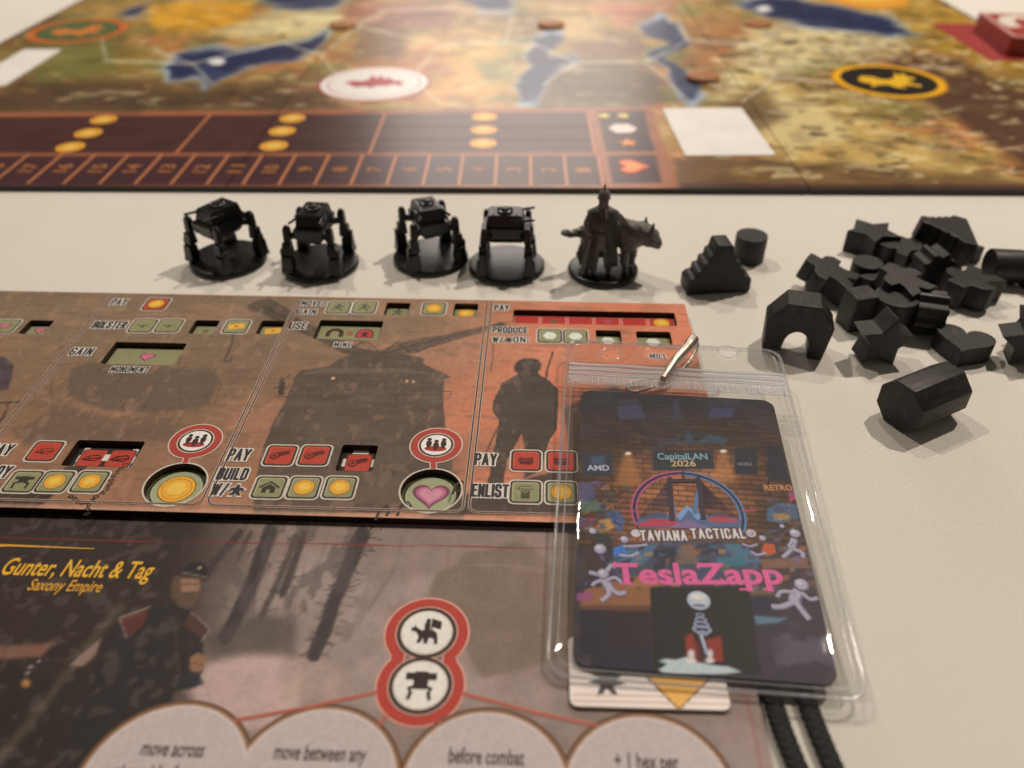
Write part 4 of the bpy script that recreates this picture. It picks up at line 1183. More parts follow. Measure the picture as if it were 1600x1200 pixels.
def paint_card(k):
    a, b = k.a, k.b
    k.c[:] = (40, 34, 40)
    n = fbm(a, b, 7, 4, 14)
    # brick wall, warm and brighter towards its middle
    row = np.floor(b / 1.75)
    br = np.abs(((a + (row % 2) * 2.1) / 4.2) % 1 - .5) * 4.2
    mort = np.maximum(smooth(.35, .1, np.abs((b / 1.75) % 1 - .5) * 1.75 * -1 + .875), smooth(.25, .08, 2.1 - br))
    tone = _hash(np.floor((a + (row % 2) * 2.1) / 4.2), row, 5)
    wall = np.array([156, 98, 64])[None] * (.78 + .4 * tone)[:, None]
    wall = wall * (1 - mort[:, None] * .38)
    wm = smooth(672, 735, k.v) * smooth(880, 846, k.v)
    glow = np.exp(-((k.u - 1068) / 115) ** 2)
    k.c = k.c * (1 - wm[:, None]) + wall * (.40 + .72 * glow)[:, None] * wm[:, None]
    dimw = smooth(640, 660, k.v) * smooth(710, 690, k.v)
    k.c = k.c * (1 - dimw[:, None] * .6) + wall * .5 * dimw[:, None] * .6
    k.mix(smooth(.5, .7, n) * smooth(740, 690, k.v) * .5, (58, 50, 58))
    k.warp(2.2, 4)
    for P, c in (([zA(370, 370), zA(480, 365), zA(500, 425), zA(380, 430)], (66, 66, 92)), ([zA(800, 380), zA(915, 378), zA(905, 420), zA(785, 425)], (64, 64, 98)), ([zA(625, 340), zA(655, 340), zA(665, 430), zA(630, 430)], (58, 60, 84)), ([zA(370, 340), zA(460, 338), zA(470, 365), zA(380, 365)], (54, 52, 66)), ([zA(820, 330), zA(940, 328), zA(945, 352), zA(830, 354)], (52, 50, 64))):
        k.poly(P, c, 2.5, .75)
    k.line([zA(560, 545), zA(700, 500), zA(760, 505), zA(880, 520)], 5, (48, 60, 72), 3, .8)
    k.poly([zA(560, 540), zA(680, 528), zA(700, 490), zA(730, 535), zA(800, 500), zA(880, 525), zA(860, 545)], (60, 82, 100), 3, .7)
    for c in ((420, 588), (860, 578)):
        x, y = zA(*c)
        k.poly([(x - 6, y), (x + 6, y), (x + 22, y + 50), (x - 22, y + 50)], (186, 122, 66), 7, .6)
        k.oval((x, y), (5, 2.6), (244, 226, 190), .4)
    k.poly([zA(525, 575), zA(810, 570), zA(818, 660), zA(535, 668)], (46, 48, 52), 1.5)
    k.poly([zA(915, 560), zA(1010, 560), zA(1022, 684), zA(918, 684)], (38, 38, 44), 1.5)
    k.poly([zA(1060, 560), zA(1130, 560), zA(1168, 715), zA(1068, 715)], (34, 34, 44), 2)
    k.poly([zA(205, 590), zA(345, 590), zA(345, 690), zA(205, 692)], (44, 50, 60), 3)
    k.poly([zA(245, 605), zA(310, 600), zA(312, 640), zA(250, 640)], (64, 92, 110), 4, .7)
    # graffiti at both sides
    for P, c in (([(190, 720), (260, 725), (270, 790), (210, 830), (190, 810)], (92, 84, 124)), ([(195, 810), (280, 800), (300, 850), (200, 865)], (84, 116, 92)), ([(190, 885), (280, 880), (250, 925), (190, 930)], (176, 56, 66)), ([(280, 900), (340, 880), (355, 930), (300, 955), (270, 940)], (206, 150, 66)), ([(310, 860), (370, 850), (410, 900), (380, 960), (350, 920)], (66, 96, 150)), ([(1060, 840), (1130, 815), (1200, 825), (1215, 890), (1130, 915), (1060, 900)], (74, 108, 142)), ([(1090, 870), (1160, 860), (1180, 895), (1100, 900)], (190, 140, 80)), ([(1160, 770), (1195, 765), (1200, 800), (1170, 810)], (184, 66, 110)), ([(1050, 740), (1170, 735), (1175, 765), (1050, 765)], (110, 78, 62))):
        k.poly([zA(*q) for q in P], c, 3, .8)
    k.mix(smooth(.55, .62, fbm(a, b, 2.6, 3, 88)) * smooth(760, 790, k.v) * smooth(900, 880, k.v) * (smooth(985, 960, k.u) + smooth(1190, 1215, k.u)) * .7, (60, 66, 88))
    # hall: tables, screens and floor
    lower = smooth(846, 862, k.v)
    k.mix(lower, (52, 44, 52))
    k.mix(lower * smooth(.48, .66, fbm(a, b, 9, 4, 99)) * .6, (74, 60, 58))
    k.poly([zB(400, 150), zB(700, 130), zB(960, 140), zB(1030, 210), zB(1000, 340), zB(380, 340), zB(330, 230)], (70, 74, 92), 4, .9)
    for P, c in (([(440, 150), (560, 150), (500, 240), (360, 240)], (70, 108, 130)), ([(860, 150), (950, 150), (1040, 230), (930, 240)], (74, 112, 130)), ([(660, 150), (730, 150), (740, 240), (640, 240)], (126, 96, 78)), ([(540, 180), (640, 160), (640, 260), (540, 270)], (44, 46, 58)), ([(830, 210), (940, 200), (960, 250), (840, 262)], (50, 110, 120)), ([(740, 150), (830, 140), (840, 200), (745, 200)], (48, 50, 62)),
                 ([(220, 360), (380, 310), (530, 330), (525, 440), (190, 440)], (150, 96, 60)), ([(190, 430), (525, 435), (520, 470), (190, 460)], (104, 64, 46)), ([(1030, 220), (1260, 210), (1270, 262), (1040, 262)], (132, 92, 70)), ([(1040, 262), (1275, 262), (1300, 380), (1090, 380)], (66, 50, 52)), ([(400, 300), (520, 300), (600, 345), (420, 350)], (160, 108, 66)), ([(980, 350), (1090, 345), (1100, 380), (990, 385)], (120, 84, 66)),
                 ([(190, 450), (320, 455), (320, 660), (200, 660)], (38, 32, 42)), ([(320, 455), (520, 460), (530, 650), (330, 660)], (46, 34, 36)), ([(1000, 480), (1160, 490), (1100, 520), (1010, 522)], (96, 124, 140)), ([(1000, 520), (1170, 510), (1240, 580), (1330, 700), (1380, 740), (1010, 740)], (54, 46, 54)), ([(980, 400), (1090, 395), (1080, 460), (990, 470)], (40, 36, 56)), ([(180, 375), (250, 370), (255, 410), (180, 412)], (150, 76, 116)), ([(250, 640), (520, 620), (545, 750), (240, 745)], (36, 36, 50))):
        k.poly([zB(*q) for q in P], c, 2.5, .92)
    k.mix(smooth(.55, .7, fbm(a, b, 6, 4, 120)) * smooth(960, 1000, k.v) * smooth(1180, 1230, k.u) * .45, (120, 108, 128))  # soft purple-grey lamp glare painted into the print at the lower right
    rq = random.Random(21)
    pal = [(70, 104, 132), (150, 96, 62), (44, 40, 52), (98, 70, 66), (176, 128, 84), (60, 84, 76), (34, 32, 40), (120, 92, 130)]
    for i in range(150):
        x, y = rq.uniform(190, 1290), rq.uniform(90, 345)
        if 420 < x < 1010 and y < 130: continue
        w, h = rq.uniform(10, 46), rq.uniform(8, 26)
        k.poly([zB(x, y), zB(x + w, y + rq.uniform(-8, 4)), zB(x + w * .9, y + h), zB(x + rq.uniform(-8, 6), y + h)], rq.choice(pal), 1.6, rq.uniform(.35, .8))
    for i in range(60):
        x = rq.choice((rq.uniform(190, 400), rq.uniform(1030, 1210))); y = rq.uniform(720, 960)
        k.line([zA(x, y), zA(x + rq.uniform(-40, 40), y + rq.uniform(-22, 22)), zA(x + rq.uniform(-30, 50), y + rq.uniform(-10, 34))], rq.uniform(1, 3), rq.choice(pal), 1, .7)
    for i in range(50):
        x, y = rq.uniform(200, 1130), rq.uniform(350, 560)
        k.line([zA(x, y), zA(x + rq.uniform(10, 60), y + rq.uniform(-5, 5))], rq.uniform(.8, 2), rq.choice([(70, 66, 84), (52, 46, 56), (84, 70, 66)]), 1, .6)
    k.wu, k.wv = k.u, k.v
    k.poly([zB(522, 348), zB(975, 345), zB(1035, 752), zB(538, 752)], (20, 19, 20), .8)
    k.warp(1.6, 3)
    k.poly([zB(682, 575), zB(720, 560), zB(730, 600), (zB(848, 575)), zB(862, 692), zB(690, 695)], (150, 46, 34), 2.5, .95)
    k.poly([zB(735, 560), zB(770, 556), zB(800, 690), zB(740, 690)], (40, 30, 34), 3, .7)
    k.poly([zB(555, 690), zB(600, 680), zB(640, 684), zB(690, 672), zB(720, 690), zB(800, 706), zB(880, 716), zB(945, 742), zB(860, 750), zB(580, 750), zB(560, 730), zB(600, 705)], (190, 196, 214), 1.6)
    for x in (710, 797):
        k.oval(zB(x, 660), (5, 8), (214, 206, 208), .4); k.oval(zB(x, 688), (8, 4), (222, 210, 208), .4)

M_CARDP = print_material('laminated_badge_print', 0.5, None, spec=.25)
badge_card = thing('badge_card', 'dark printed name card inside the clear pouch, pink name across it', 'badge', CARD.o)
CH, CW = ch / 2, cw / 2
bm = None
na = 200; nb_ = 310
def card_outline_plate():
    holes = []
    o = plate(CARD, -CW, CW, -CH, CH, .29, .75, holes, paint_card, M_CARDP, 'printed_card', badge_card, edge_col=(30, 27, 30))
    # round the four corners by drawing the outer vertices in
    V = np.empty(len(o.data.vertices) * 3); o.data.vertices.foreach_get('co', V); V = V.reshape(-1, 3) / MM
    L = np.stack([(V - CARD.o) @ CARD.ex, (V - CARD.o) @ CARD.ey, (V - CARD.o) @ CARD.n], 1)
    r = 3.2
    q = np.abs(L[:, :2]) - [CW - r, CH - r]
    m = (q[:, 0] > 0) & (q[:, 1] > 0)
    dist = np.maximum(q.max(1), 1e-6); rad = np.hypot(q[:, 0], q[:, 1])
    f = np.where(m, dist / np.maximum(rad, 1e-6), 1)
    L[:, :2] = np.where(m[:, None], np.sign(L[:, :2]) * ((np.array([CW - r, CH - r])) + q * f[:, None]), L[:, :2])
    W = CARD.o + L[:, :1] * CARD.ex + L[:, 1:2] * CARD.ey + L[:, 2:] * CARD.n
    o.data.vertices.foreach_set('co', (W * MM).ravel()); o.data.update()
    return o
local(card_outline_plate(), badge_card)
def on_card(name, c, draw, deg=0, px=True):
    p = Print(CARD, CARD.at(*c) if px else c, deg, base=.02); p.STEP = .008; draw(p)
    return local(p.build(name, M_CARDP, badge_card), badge_card)
def span(s, x0, x1, y, h, col, block=False, **kw):
    A, B = CARD.at(x0, y), CARD.at(x1, y)
    c = ((A[0] + B[0]) / 2, (A[1] + B[1]) / 2)
    deg = math.degrees(math.atan2(B[1] - A[1], B[0] - A[0]))
    return on_card('lettering', c, lambda p: (p.caps if block else p.text)(s, math.hypot(B[0] - A[0], B[1] - A[1]), h, col, **kw), deg, px=False)
span('CapitalLAN', 1027, 1105, 713, 2.3, (128, 158, 166), bold=.02)
span('2026', 1048, 1087, 724, 2.1, (196, 160, 120), bold=.02)
span('AMD', 917, 952, 731, 1.9, (176, 170, 180), bold=.03)
span('NOBLE', 1153, 1175, 725, 1.1, (150, 146, 156), bold=.0)
span('RETRO', 1194, 1238, 762, 1.8, (196, 136, 76), bold=.02, halo=(110, 52, 60), halo_w=.05)
# ring logo with the cable-stayed bridge
RING = CARD.at(1076, 785)
def logo(p):
    R = lambda px, py: np.array(CARD.at(*zA(px, py)))
    cx, cy = CARD.at(*zA(697, 862)); r = 13.1
    ang = np.linspace(math.radians(-22), math.radians(202), 60)
    arc = np.array([(cx + r * math.cos(t), cy + r * 1.0 * math.sin(t)) for t in ang])
    p.line(arc[28:], 1.7, (176, 84, 118)).line(arc[:31], 1.7, (92, 124, 160)).line(arc, .7, (44, 38, 58))
    p.line([R(385, 858), R(450, 856)], .5, (186, 70, 96)); p.line([R(945, 855), R(1010, 853)], .5, (186, 70, 96), up=False)
    K = (52, 48, 66)
    p.poly([R(455, 905), R(520, 868), R(570, 862), R(640, 880), R(690, 830), R(780, 878), R(850, 862), R(945, 900), R(930, 930), R(470, 935)], (84, 100, 130))
    p.poly([R(460, 915), R(540, 890), R(660, 905), R(640, 925), R(470, 930)], (178, 62, 78)).poly([R(780, 890), R(860, 870), R(940, 908), R(800, 908)], (170, 70, 84), up=False)
    p.poly([R(640, 880), R(690, 830), R(765, 878), R(740, 900), R(700, 850), R(660, 900)], (122, 152, 186)).poly([R(600, 935), R(695, 895), R(800, 935)], (128, 104, 140), up=False)
    p.z += .008
    for i in range(9):
        t = i / 8
        p.line([R(606 + 8 * t, 715 + 60 * t), R(470 + 118 * t, 892 - 6 * t)], .22, K, up=(i == 0))
        p.line([R(752 + 3 * t, 715 + 60 * t), R(925 - 130 * t, 890 - 10 * t)], .22, K, up=False)
        if i % 2 == 0:
            p.line([R(612 + 6 * t, 720 + 60 * t), R(640 - 10 * t, 868)], .2, (90, 120, 156), up=False)
            p.line([R(745, 720 + 60 * t), R(715 + 20 * t, 868)], .2, (90, 120, 156), up=False)
    p.line([R(612, 700), R(622, 900)], 1.25, (58, 46, 56)); p.line([R(742, 700), R(768, 895)], 1.25, (58, 46, 56), up=False)
    p.line([R(600, 716), R(755, 716)], 1.2, (58, 46, 56), up=False); p.line([R(673, 672), R(673, 708)], .5, (58, 46, 56), up=False)
on_card('printed_logo', (0, 0), logo, px=False)
span('TAVIANA', 1000, 1073, 837, 3.2, (232, 218, 220), block=True, halo=(70, 50, 82))
span('TACTICAL', 1079, 1164, 834, 3.1, (232, 218, 220), block=True, halo=(70, 50, 82))
for q in ((455, 958), (988, 958)):
    on_card('printed_dot', zA(*q), lambda p: p.poly(disc(1.15, 20), (206, 190, 196)))
# seated and running white figures, drawn like shop dummies
def dummy(head, r, limbs, shirt=None):
    def d(p):
        W_, SH = (172, 160, 172), (122, 110, 130)
        thick = [(w * 1.45, P) for w, P in limbs]
        if shirt:
            P, c = shirt; p.poly([CARD.at(*zB(*q)) for q in P], c)
        for w, P in thick:
            S = spline([Vector((*CARD.at(*zB(*q)), 0)) for q in P], 5)
            p.line([(s.x, s.y) for s in S], w, SH); p.line([(s.x - .12, s.y + .12) for s in S], w * .72, W_)
        hx, hy = CARD.at(*zB(*head))
        p.poly(disc(r, 24), SH, (hx, hy)).poly(disc(r * .86, 22), W_, (hx - r * .08, hy + r * .1)).poly(disc(r * .4, 16), (200, 190, 198), (hx - r * .25, hy + r * .3))
    on_card('printed_dummy', (0, 0), d, px=False)
dummy((290, 172), 1.5, [(.8, [(240, 280), (300, 290), (345, 245)])], ([(215, 190), (270, 180), (300, 230), (290, 275), (230, 280)], (66, 46, 42)))
dummy((402, 128), 1.05, [(.6, [(380, 200), (430, 205), (470, 190)]), (.5, [(400, 160), (450, 160), (510, 152)])], ([(350, 165), (400, 150), (415, 190), (380, 212), (350, 205)], (60, 110, 170)))
dummy((255, 88), .95, [], ([(262, 110), (330, 100), (345, 140), (280, 160)], (48, 52, 52)))
dummy((303, 288), 1.4, [(1.5, [(305, 315), (330, 345), (335, 365)]), (.65, [(300, 315), (265, 330), (255, 345)]), (.65, [(320, 318), (360, 305), (390, 330)]), (.85, [(330, 360), (330, 385), (295, 415)]), (.85, [(340, 355), (375, 380), (410, 374)])])
dummy((1192, 100), 1.35, [(1.3, [(1190, 125), (1180, 155), (1180, 180)]), (.6, [(1180, 140), (1165, 160), (1195, 165)]), (.75, [(1175, 178), (1150, 200), (1135, 212)]), (.75, [(1190, 175), (1225, 190), (1232, 215)])])
dummy((1042, 122), .85, [(.5, [(1060, 190), (1020, 200), (990, 185)])], ([(1050, 145), (1095, 150), (1105, 190), (1060, 205), (1035, 180)], (190, 84, 48)))
dummy((985, 97), .8, [(.4, [(1020, 150), (985, 160), (950, 150)])])
dummy((1132, 66), .6, [])
dummy((1222, 338), 1.65, [(1.9, [(1210, 365), (1190, 400), (1195, 425)]), (.7, [(1190, 372), (1130, 370), (1110, 395)]), (.7, [(1225, 375), (1262, 405), (1300, 400)]), (1.0, [(1185, 420), (1130, 440), (1085, 440)]), (1.0, [(1200, 425), (1235, 470), (1260, 500)])])
TES = (232, 96, 146)
span('TeslaZapp', 958, 1221, 896, 5.6, (222, 94, 142), bold=.03)
def serifs(p):
    # slab feet and flags that the wide name letters carry
    for (x0, x1, y) in ((968, 990, 912.5), (1041, 1058, 912.5), (1155, 1172, 921), (1192, 1208, 921)):
        a0, b0 = CARD.at(x0, y); a1, b1 = CARD.at(x1, y)
        p.line([(a0, b0), (a1, b1)], .55, (222, 94, 142), up=False)
    for (x, y, s) in ((959, 883, 1), (1087, 909, -1), (1129, 909, -1), (1090, 884, 1)):
        a0, b0 = CARD.at(x, y); p.poly([(a0, b0 + .9), (a0 + s * .5, b0 + .9), (a0 + s * .3, b0 - .9), (a0 - s * .15, b0 - .9)], (222, 94, 142), up=False)
on_card('lettering', (0, 0), serifs, px=False)
def coil(p):
    hx, hy = CARD.at(*zB(746, 410))
    p.poly(disc(2.6, 36, 2.5), (150, 150, 166), (hx, hy)).poly(disc(2.35, 36, 2.2), (190, 190, 204), (hx, hy + .12)).poly(disc(1.6, 24, .8), (228, 228, 236), (hx - .1, hy + 1.0)).poly(disc(1.5, 20, .4), (110, 110, 128), (hx, hy - 1.3))
    for i, (y, r) in enumerate(((478, 1.0), (500, 1.35), (522, 1.75), (545, 2.1), (562, 1.2))):
        x, yy = CARD.at(*zB(752 + i * 3, y))
        p.ring(disc(r, 24, r * .55) + [x, yy], disc(r * .62, 24, r * .25) + [x, yy], (142, 146, 162))
    x0, y0 = CARD.at(*zB(756, 570)); x1, y1 = CARD.at(*zB(785, 660))
    p.line([(x0, y0), (x1, y1)], .7, (170, 172, 190))
on_card('printed_coil', (0, 0), coil, px=False)

# --- the clear vinyl pouch
def vinyl(name, fac=0.05, milk=0.0, tint=(0.965, 0.965, 0.96), rough=0.03, wob=0.12, wd=0.0003, scale=70):
    m = bpy.data.materials.new(name); m.use_nodes = True
    nt = m.node_tree; nt.nodes.clear()
    out = nt.nodes.new('ShaderNodeOutputMaterial')
    tr = nt.nodes.new('ShaderNodeBsdfTransparent'); tr.inputs['Color'].default_value = (*tint, 1)
    gl = nt.nodes.new('ShaderNodeBsdfGlossy'); gl.inputs['Roughness'].default_value = rough
    gl.inputs['Color'].default_value = (1, 1, 1, 1)
    fr = nt.nodes.new('ShaderNodeFresnel'); fr.inputs['IOR'].default_value = 1.45
    ad = nt.nodes.new('ShaderNodeMath'); ad.operation = 'ADD'; ad.inputs[1].default_value = fac; ad.use_clamp = True
    nt.links.new(fr.outputs[0], ad.inputs[0])
    ge = nt.nodes.new('ShaderNodeNewGeometry')            # a thin sheet: the same reflectance from either face
    io = nt.nodes.new('ShaderNodeMath'); io.operation = 'MULTIPLY_ADD'
    io.inputs[1].default_value = 1 / 1.45 - 1.45; io.inputs[2].default_value = 1.45
    nt.links.new(ge.outputs['Backfacing'], io.inputs[0]); nt.links.new(io.outputs[0], fr.inputs['IOR'])
    n = noise_node(nt, scale, 3)
    b = nt.nodes.new('ShaderNodeBump'); b.inputs['Strength'].default_value = wob; b.inputs['Distance'].default_value = wd
    nt.links.new(n.outputs['Fac'], b.inputs['Height'])
    nt.links.new(b.outputs['Normal'], gl.inputs['Normal']); nt.links.new(b.outputs['Normal'], fr.inputs['Normal'])
    mx = nt.nodes.new('ShaderNodeMixShader')
    nt.links.new(ad.outputs[0], mx.inputs['Fac']); nt.links.new(tr.outputs[0], mx.inputs[1]); nt.links.new(gl.outputs[0], mx.inputs[2])
    df = nt.nodes.new('ShaderNodeBsdfDiffuse'); df.inputs['Color'].default_value = (.8, .82, .86, 1)
    tl = nt.nodes.new('ShaderNodeBsdfTranslucent'); tl.inputs['Color'].default_value = (.8, .82, .86, 1)
    m0 = nt.nodes.new('ShaderNodeMixShader'); nt.links.new(df.outputs[0], m0.inputs[1]); nt.links.new(tl.outputs[0], m0.inputs[2])
    m1 = nt.nodes.new('ShaderNodeMixShader'); m1.inputs['Fac'].default_value = milk
    nt.links.new(mx.outputs[0], m1.inputs[1]); nt.links.new(m0.outputs[0], m1.inputs[2])
    nt.links.new(m1.outputs[0], out.inputs['Surface'])
    return m
M_VINYL = vinyl('clear_vinyl', 0.012, 0.03, wob=.3, wd=.0004, scale=110)
M_BACK = vinyl('clear_vinyl_back', 0.0, 0.012, (0.95, 0.95, 0.945))
M_WELD = vinyl('welded_vinyl_edge', 0.0, 0.22, (0.93, 0.94, 0.96), 0.12, .5)

M_SEAL = vinyl('milky_seal_strip', 0.06, 0.62, (0.95, 0.96, 0.98), 0.2, .4)  # milky plastic, whitened further to stand in for lamp highlights along the seal

POUCH, pw, ph = fit_rect([(884, 540), (1216, 536), (1357, 1087), (853, 1066)], [Z_TOP + .6, Z_TOP + .6, Z_BOT + .1, Z_BOT + .1])
pouch = thing('badge_holder', 'clear vinyl badge pouch with press seal lying over both mats', 'badge holder', POUCH.o)
PW, PH = pw / 2, ph / 2
def pouch_z(ab):
    x, y = ab[:, 0] / PW, ab[:, 1] / PH
    e = np.clip(1 - np.maximum(np.abs(x), np.abs(y)), 0, 1)
    flat = smooth(0.0, 0.16, e) * 1.0
    band = smooth(.62, .70, y)                   # the flap above the seal is pressed flat
    wr = .35 * (fbm(ab[:, 0], ab[:, 1], 22, 3, 5) - .5) * smooth(0, .2, e)
    return (flat * (1 - band) * 1.0 + wr) * 1.0
Y_SEAL = POUCH.at(1045, 603)[1]
def hole_on(c, hx, hy):
    x, y = POUCH.at(*c); return (x, y, hx, hy, min(hx, hy) * .98)
P_HOLES = [hole_on((954, 553), 2.9, 2.9), hole_on((1046, 553), 7.4, 2.5), hole_on((1137, 550), 2.9, 2.9)]
def paint_clear(k): k.c[:] = 200
local(plate(POUCH, -PW, PW, -PH, PH, 1.0, 0, P_HOLES, paint_clear, M_VINYL, 'front_sheet', pouch, z_fn=pouch_z), pouch)
BACKS = Sheet(POUCH.o - POUCH.n * 1.25, POUCH.ex, POUCH.ey)
local(plate(BACKS, -PW, PW, -PH, PH, 1.5, 0, P_HOLES, paint_clear, M_BACK, 'back_sheet', pouch, z_fn=lambda ab: .9 * (1 - smooth(0, .1, np.clip(1 - np.maximum(np.abs(ab[:, 0] / PW), np.abs(ab[:, 1] / PH)), 0, 1)))), pouch)
for o in pouch.children: o.data.polygons.foreach_set('use_smooth', [True] * len(o.data.polygons))
def on_pouch(ab, z=0): return POUCH.world(ab, z)
def pouch_tube(name, ab, r, z=0.0, closed=False, mat=M_WELD, n=8, flat=.6):
    bm = bmesh.new(); add_tube(bm, on_pouch(ab, z), r, n, flat, closed=closed)
    return local(bm_obj(name, bm, mat, pouch, 60), pouch)
def dense_rrect(w, h, r):
    P = rrect(w, h, r, 6); out = []
    for p, q in zip(P, np.roll(P, -1, 0)):
        n = max(1, int(np.hypot(*(q - p)) / 5))
        for i in range(n): out.append(p + (q - p) * i / n)
    return np.array(out)
pouch_tube('welded_edge', dense_rrect(pw - .6, ph - .6, 4.5), .45, .0, True)
pouch_tube('weld_line', dense_rrect(pw - 4.2, ph - 4.0, 4), .2, .3, True)
for (hx, hy, a_, b_, r_) in P_HOLES:
    pouch_tube('punched_rim', rrect(2 * a_, 2 * b_, r_, 8) + [hx, hy], .3, .1, True)
# press seal: long rails and a ribbed strip below them
for i, dy in enumerate((6.6, 5.0, 4.2, 2.8, 2.0)):
    yy = Y_SEAL + dy
    pouch_tube('seal_rail', [(x, yy + .15 * math.sin(x * .3 + i)) for x in np.linspace(-PW + 1.2, PW - 1.2, 24)], (.6, .42, .5, .4, .4)[i], .9, mat=M_SEAL)
def ribbed(y0, y1, pitch_mm, amp):
    nx, ny = 360, 6
    X, Y = np.linspace(-PW + 1, PW - 1, nx + 1), np.linspace(y0, y1, ny + 1)
    XX, YY = np.meshgrid(X, Y, indexing='ij')
    Z = 1.15 + amp * np.sin(2 * np.pi * (XX + .5 * np.sin(XX * .7)) / pitch_mm) * np.sin(np.pi * (YY - y0) / (y1 - y0)) + .25 * np.sin(np.pi * (YY - y0) / (y1 - y0))
    W = POUCH.world(np.stack([XX.ravel(), YY.ravel()], 1)) + Z.ravel()[:, None] * POUCH.n
    Fc = [(i * (ny + 1) + j, (i + 1) * (ny + 1) + j, (i + 1) * (ny + 1) + j + 1, i * (ny + 1) + j + 1) for i in range(nx) for j in range(ny)]
    return local(mesh_obj('seal_strip', W * MM, Fc, M_SEAL, pouch, True), pouch)
ribbed(Y_SEAL - 2.2, Y_SEAL + 1.2, 1.3, .42)
pouch_tube('seal_rail', [(x, Y_SEAL - 2.6) for x in np.linspace(-PW + 1.2, PW - 1.2, 12)], .25, 1.0)

# --- lanyard: steel hook through the slot, black cord running under the badge to the near edge
M_STEEL = plain('nickel_plated_steel', (0.55, 0.5, 0.43), 0.42, 120, .05, .05, .0001, metallic=1.0)
M_CORD = plain('black_braided_cord', (0.012, 0.012, 0.012), 0.75, 1500, .5, .8, .0005)
hk = U(1045, 580, 8)
lan = thing('lanyard', 'black cord lanyard with steel hook passing through the pouch slot', 'lanyard', (hk[0], hk[1], 0))
bm = bmesh.new()
HP = [U(1083, 531, 13.4), U(1072, 545, 13.6), U(1058, 560, 13.2), U(1046, 577, 12.6), U(1036, 592, 12.4)]
add_tube(bm, spline(HP, 6), [1.7] * 4 + [1.45] * 10 + [1.2] * 6 + [1.0] * 5, 12)
add_lathe(bm, [(.5, -1.5), (1.4, -1.1), (1.7, -.2), (1.55, .7), (.8, 1.4), (.25, 1.6)], 16, tuple(U(1083, 531, 13.4)))
local(bm_obj('hook', bm, M_STEEL, lan, 60), lan)
bm = bmesh.new()
HP2 = [U(1083, 530, 12.2), U(1090, 540, 9), U(1076, 566, 6.6), U(1052, 592, 6.2), U(1018, 605, 6.2), U(992, 612, 6.0), U(980, 606, 6.0), U(990, 596, 6.2), U(1020, 592, 6.4)]
add_tube(bm, spline(HP2, 6), .55, 10)
local(bm_obj('spring_gate', bm, M_STEEL, lan, 60), lan)
for i, pts in enumerate(([(1112, 640), (1152, 760), (1176, 900), (1196, 1040), (1212, 1110), (1246, 1200), (1312, 1360), (1400, 1560)], [(1124, 640), (1178, 760), (1212, 900), (1244, 1030), (1262, 1100), (1302, 1200), (1374, 1350), (1470, 1540)])):
    path = spline([U(x, y, 1.45) for x, y in pts], 60)
    bm = bmesh.new(); rings_ = []; n_ = 18
    for k, q in enumerate(path):
        t_ = (path[min(k + 1, len(path) - 1)] - path[max(k - 1, 0)]).normalized()
        s_ = t_.cross(Vector((0, 0, 1))).normalized(); row_ = []
        for j in range(n_):
            th = 2 * math.pi * j / n_
            rad = 1.95 * (1 + .10 * max(math.sin(3 * th + k * .75), math.sin(-3 * th + k * .75)))
            row_.append(bm.verts.new(q + s_ * (math.cos(th) * rad) + Vector((0, 0, math.sin(th) * rad * .62 + .05 * math.sin(k * .09 + i)))))
        rings_.append(row_)
    for r0_, r1_ in zip(rings_, rings_[1:]):
        for j in range(n_): bm.faces.new((r0_[j], r0_[(j + 1) % n_], r1_[(j + 1) % n_], r1_[j]))
    bm.faces.new(rings_[0][::-1]); bm.faces.new(rings_[-1])
    local(bm_obj('cord', bm, M_CORD, lan, 60), lan)

# --- cream tile under the pouch's lower corner
cream, w_, h_ = card_slab('cream_tile', 'cream card with gold triangle peeking out under the badge pouch', 'card', ((891, 1103), (1143, 1110), (1126, 1000)), FZ + .05, .9, M_CREAM, 1.6)
TILE = Sheet((0, 0, .9), (1, 0, 0), (0, 1, 0))
TW = Sheet(U(1015, 1080, FZ + .95), (math.cos(cream.rotation_euler.z), math.sin(cream.rotation_euler.z), 0), (-math.sin(cream.rotation_euler.z), math.cos(cream.rotation_euler.z), 0))
def on_tile(name, pts, col, lift=.01):
    P = np.array([TW.at(*q) for q in pts]); p = Print(TW, base=lift); p.STEP = .02
    p.poly(P, col)
    o = p.build(name, M_CARD, cream)
    o.matrix_parent_inverse = (Matrix.Translation(cream.location) @ cream.rotation_euler.to_matrix().to_4x4()).inverted()
on_tile('printed_triangle', [(1008, 1058), (1112, 1060), (1061, 1111)], (130, 84, 28))
on_tile('printed_triangle', [(1014, 1059), (1106, 1061), (1061, 1107)], (216, 152, 40), .04)
on_tile('printed_emblem', [(932, 1088), (938, 1070), (918, 1066), (938, 1060), (920, 1052), (945, 1052), (958, 1052), (972, 1056), (962, 1062), (978, 1068), (958, 1072), (967, 1088), (957, 1086), (948, 1076), (940, 1087)], (44, 38, 36))
for (y0, y1) in ((1084, 1086), (1094, 1096)):
    on_tile('printed_rule', [(895, y0), (1140, y0 + 5), (1140, y1 + 5), (895, y1)], (196, 160, 128))
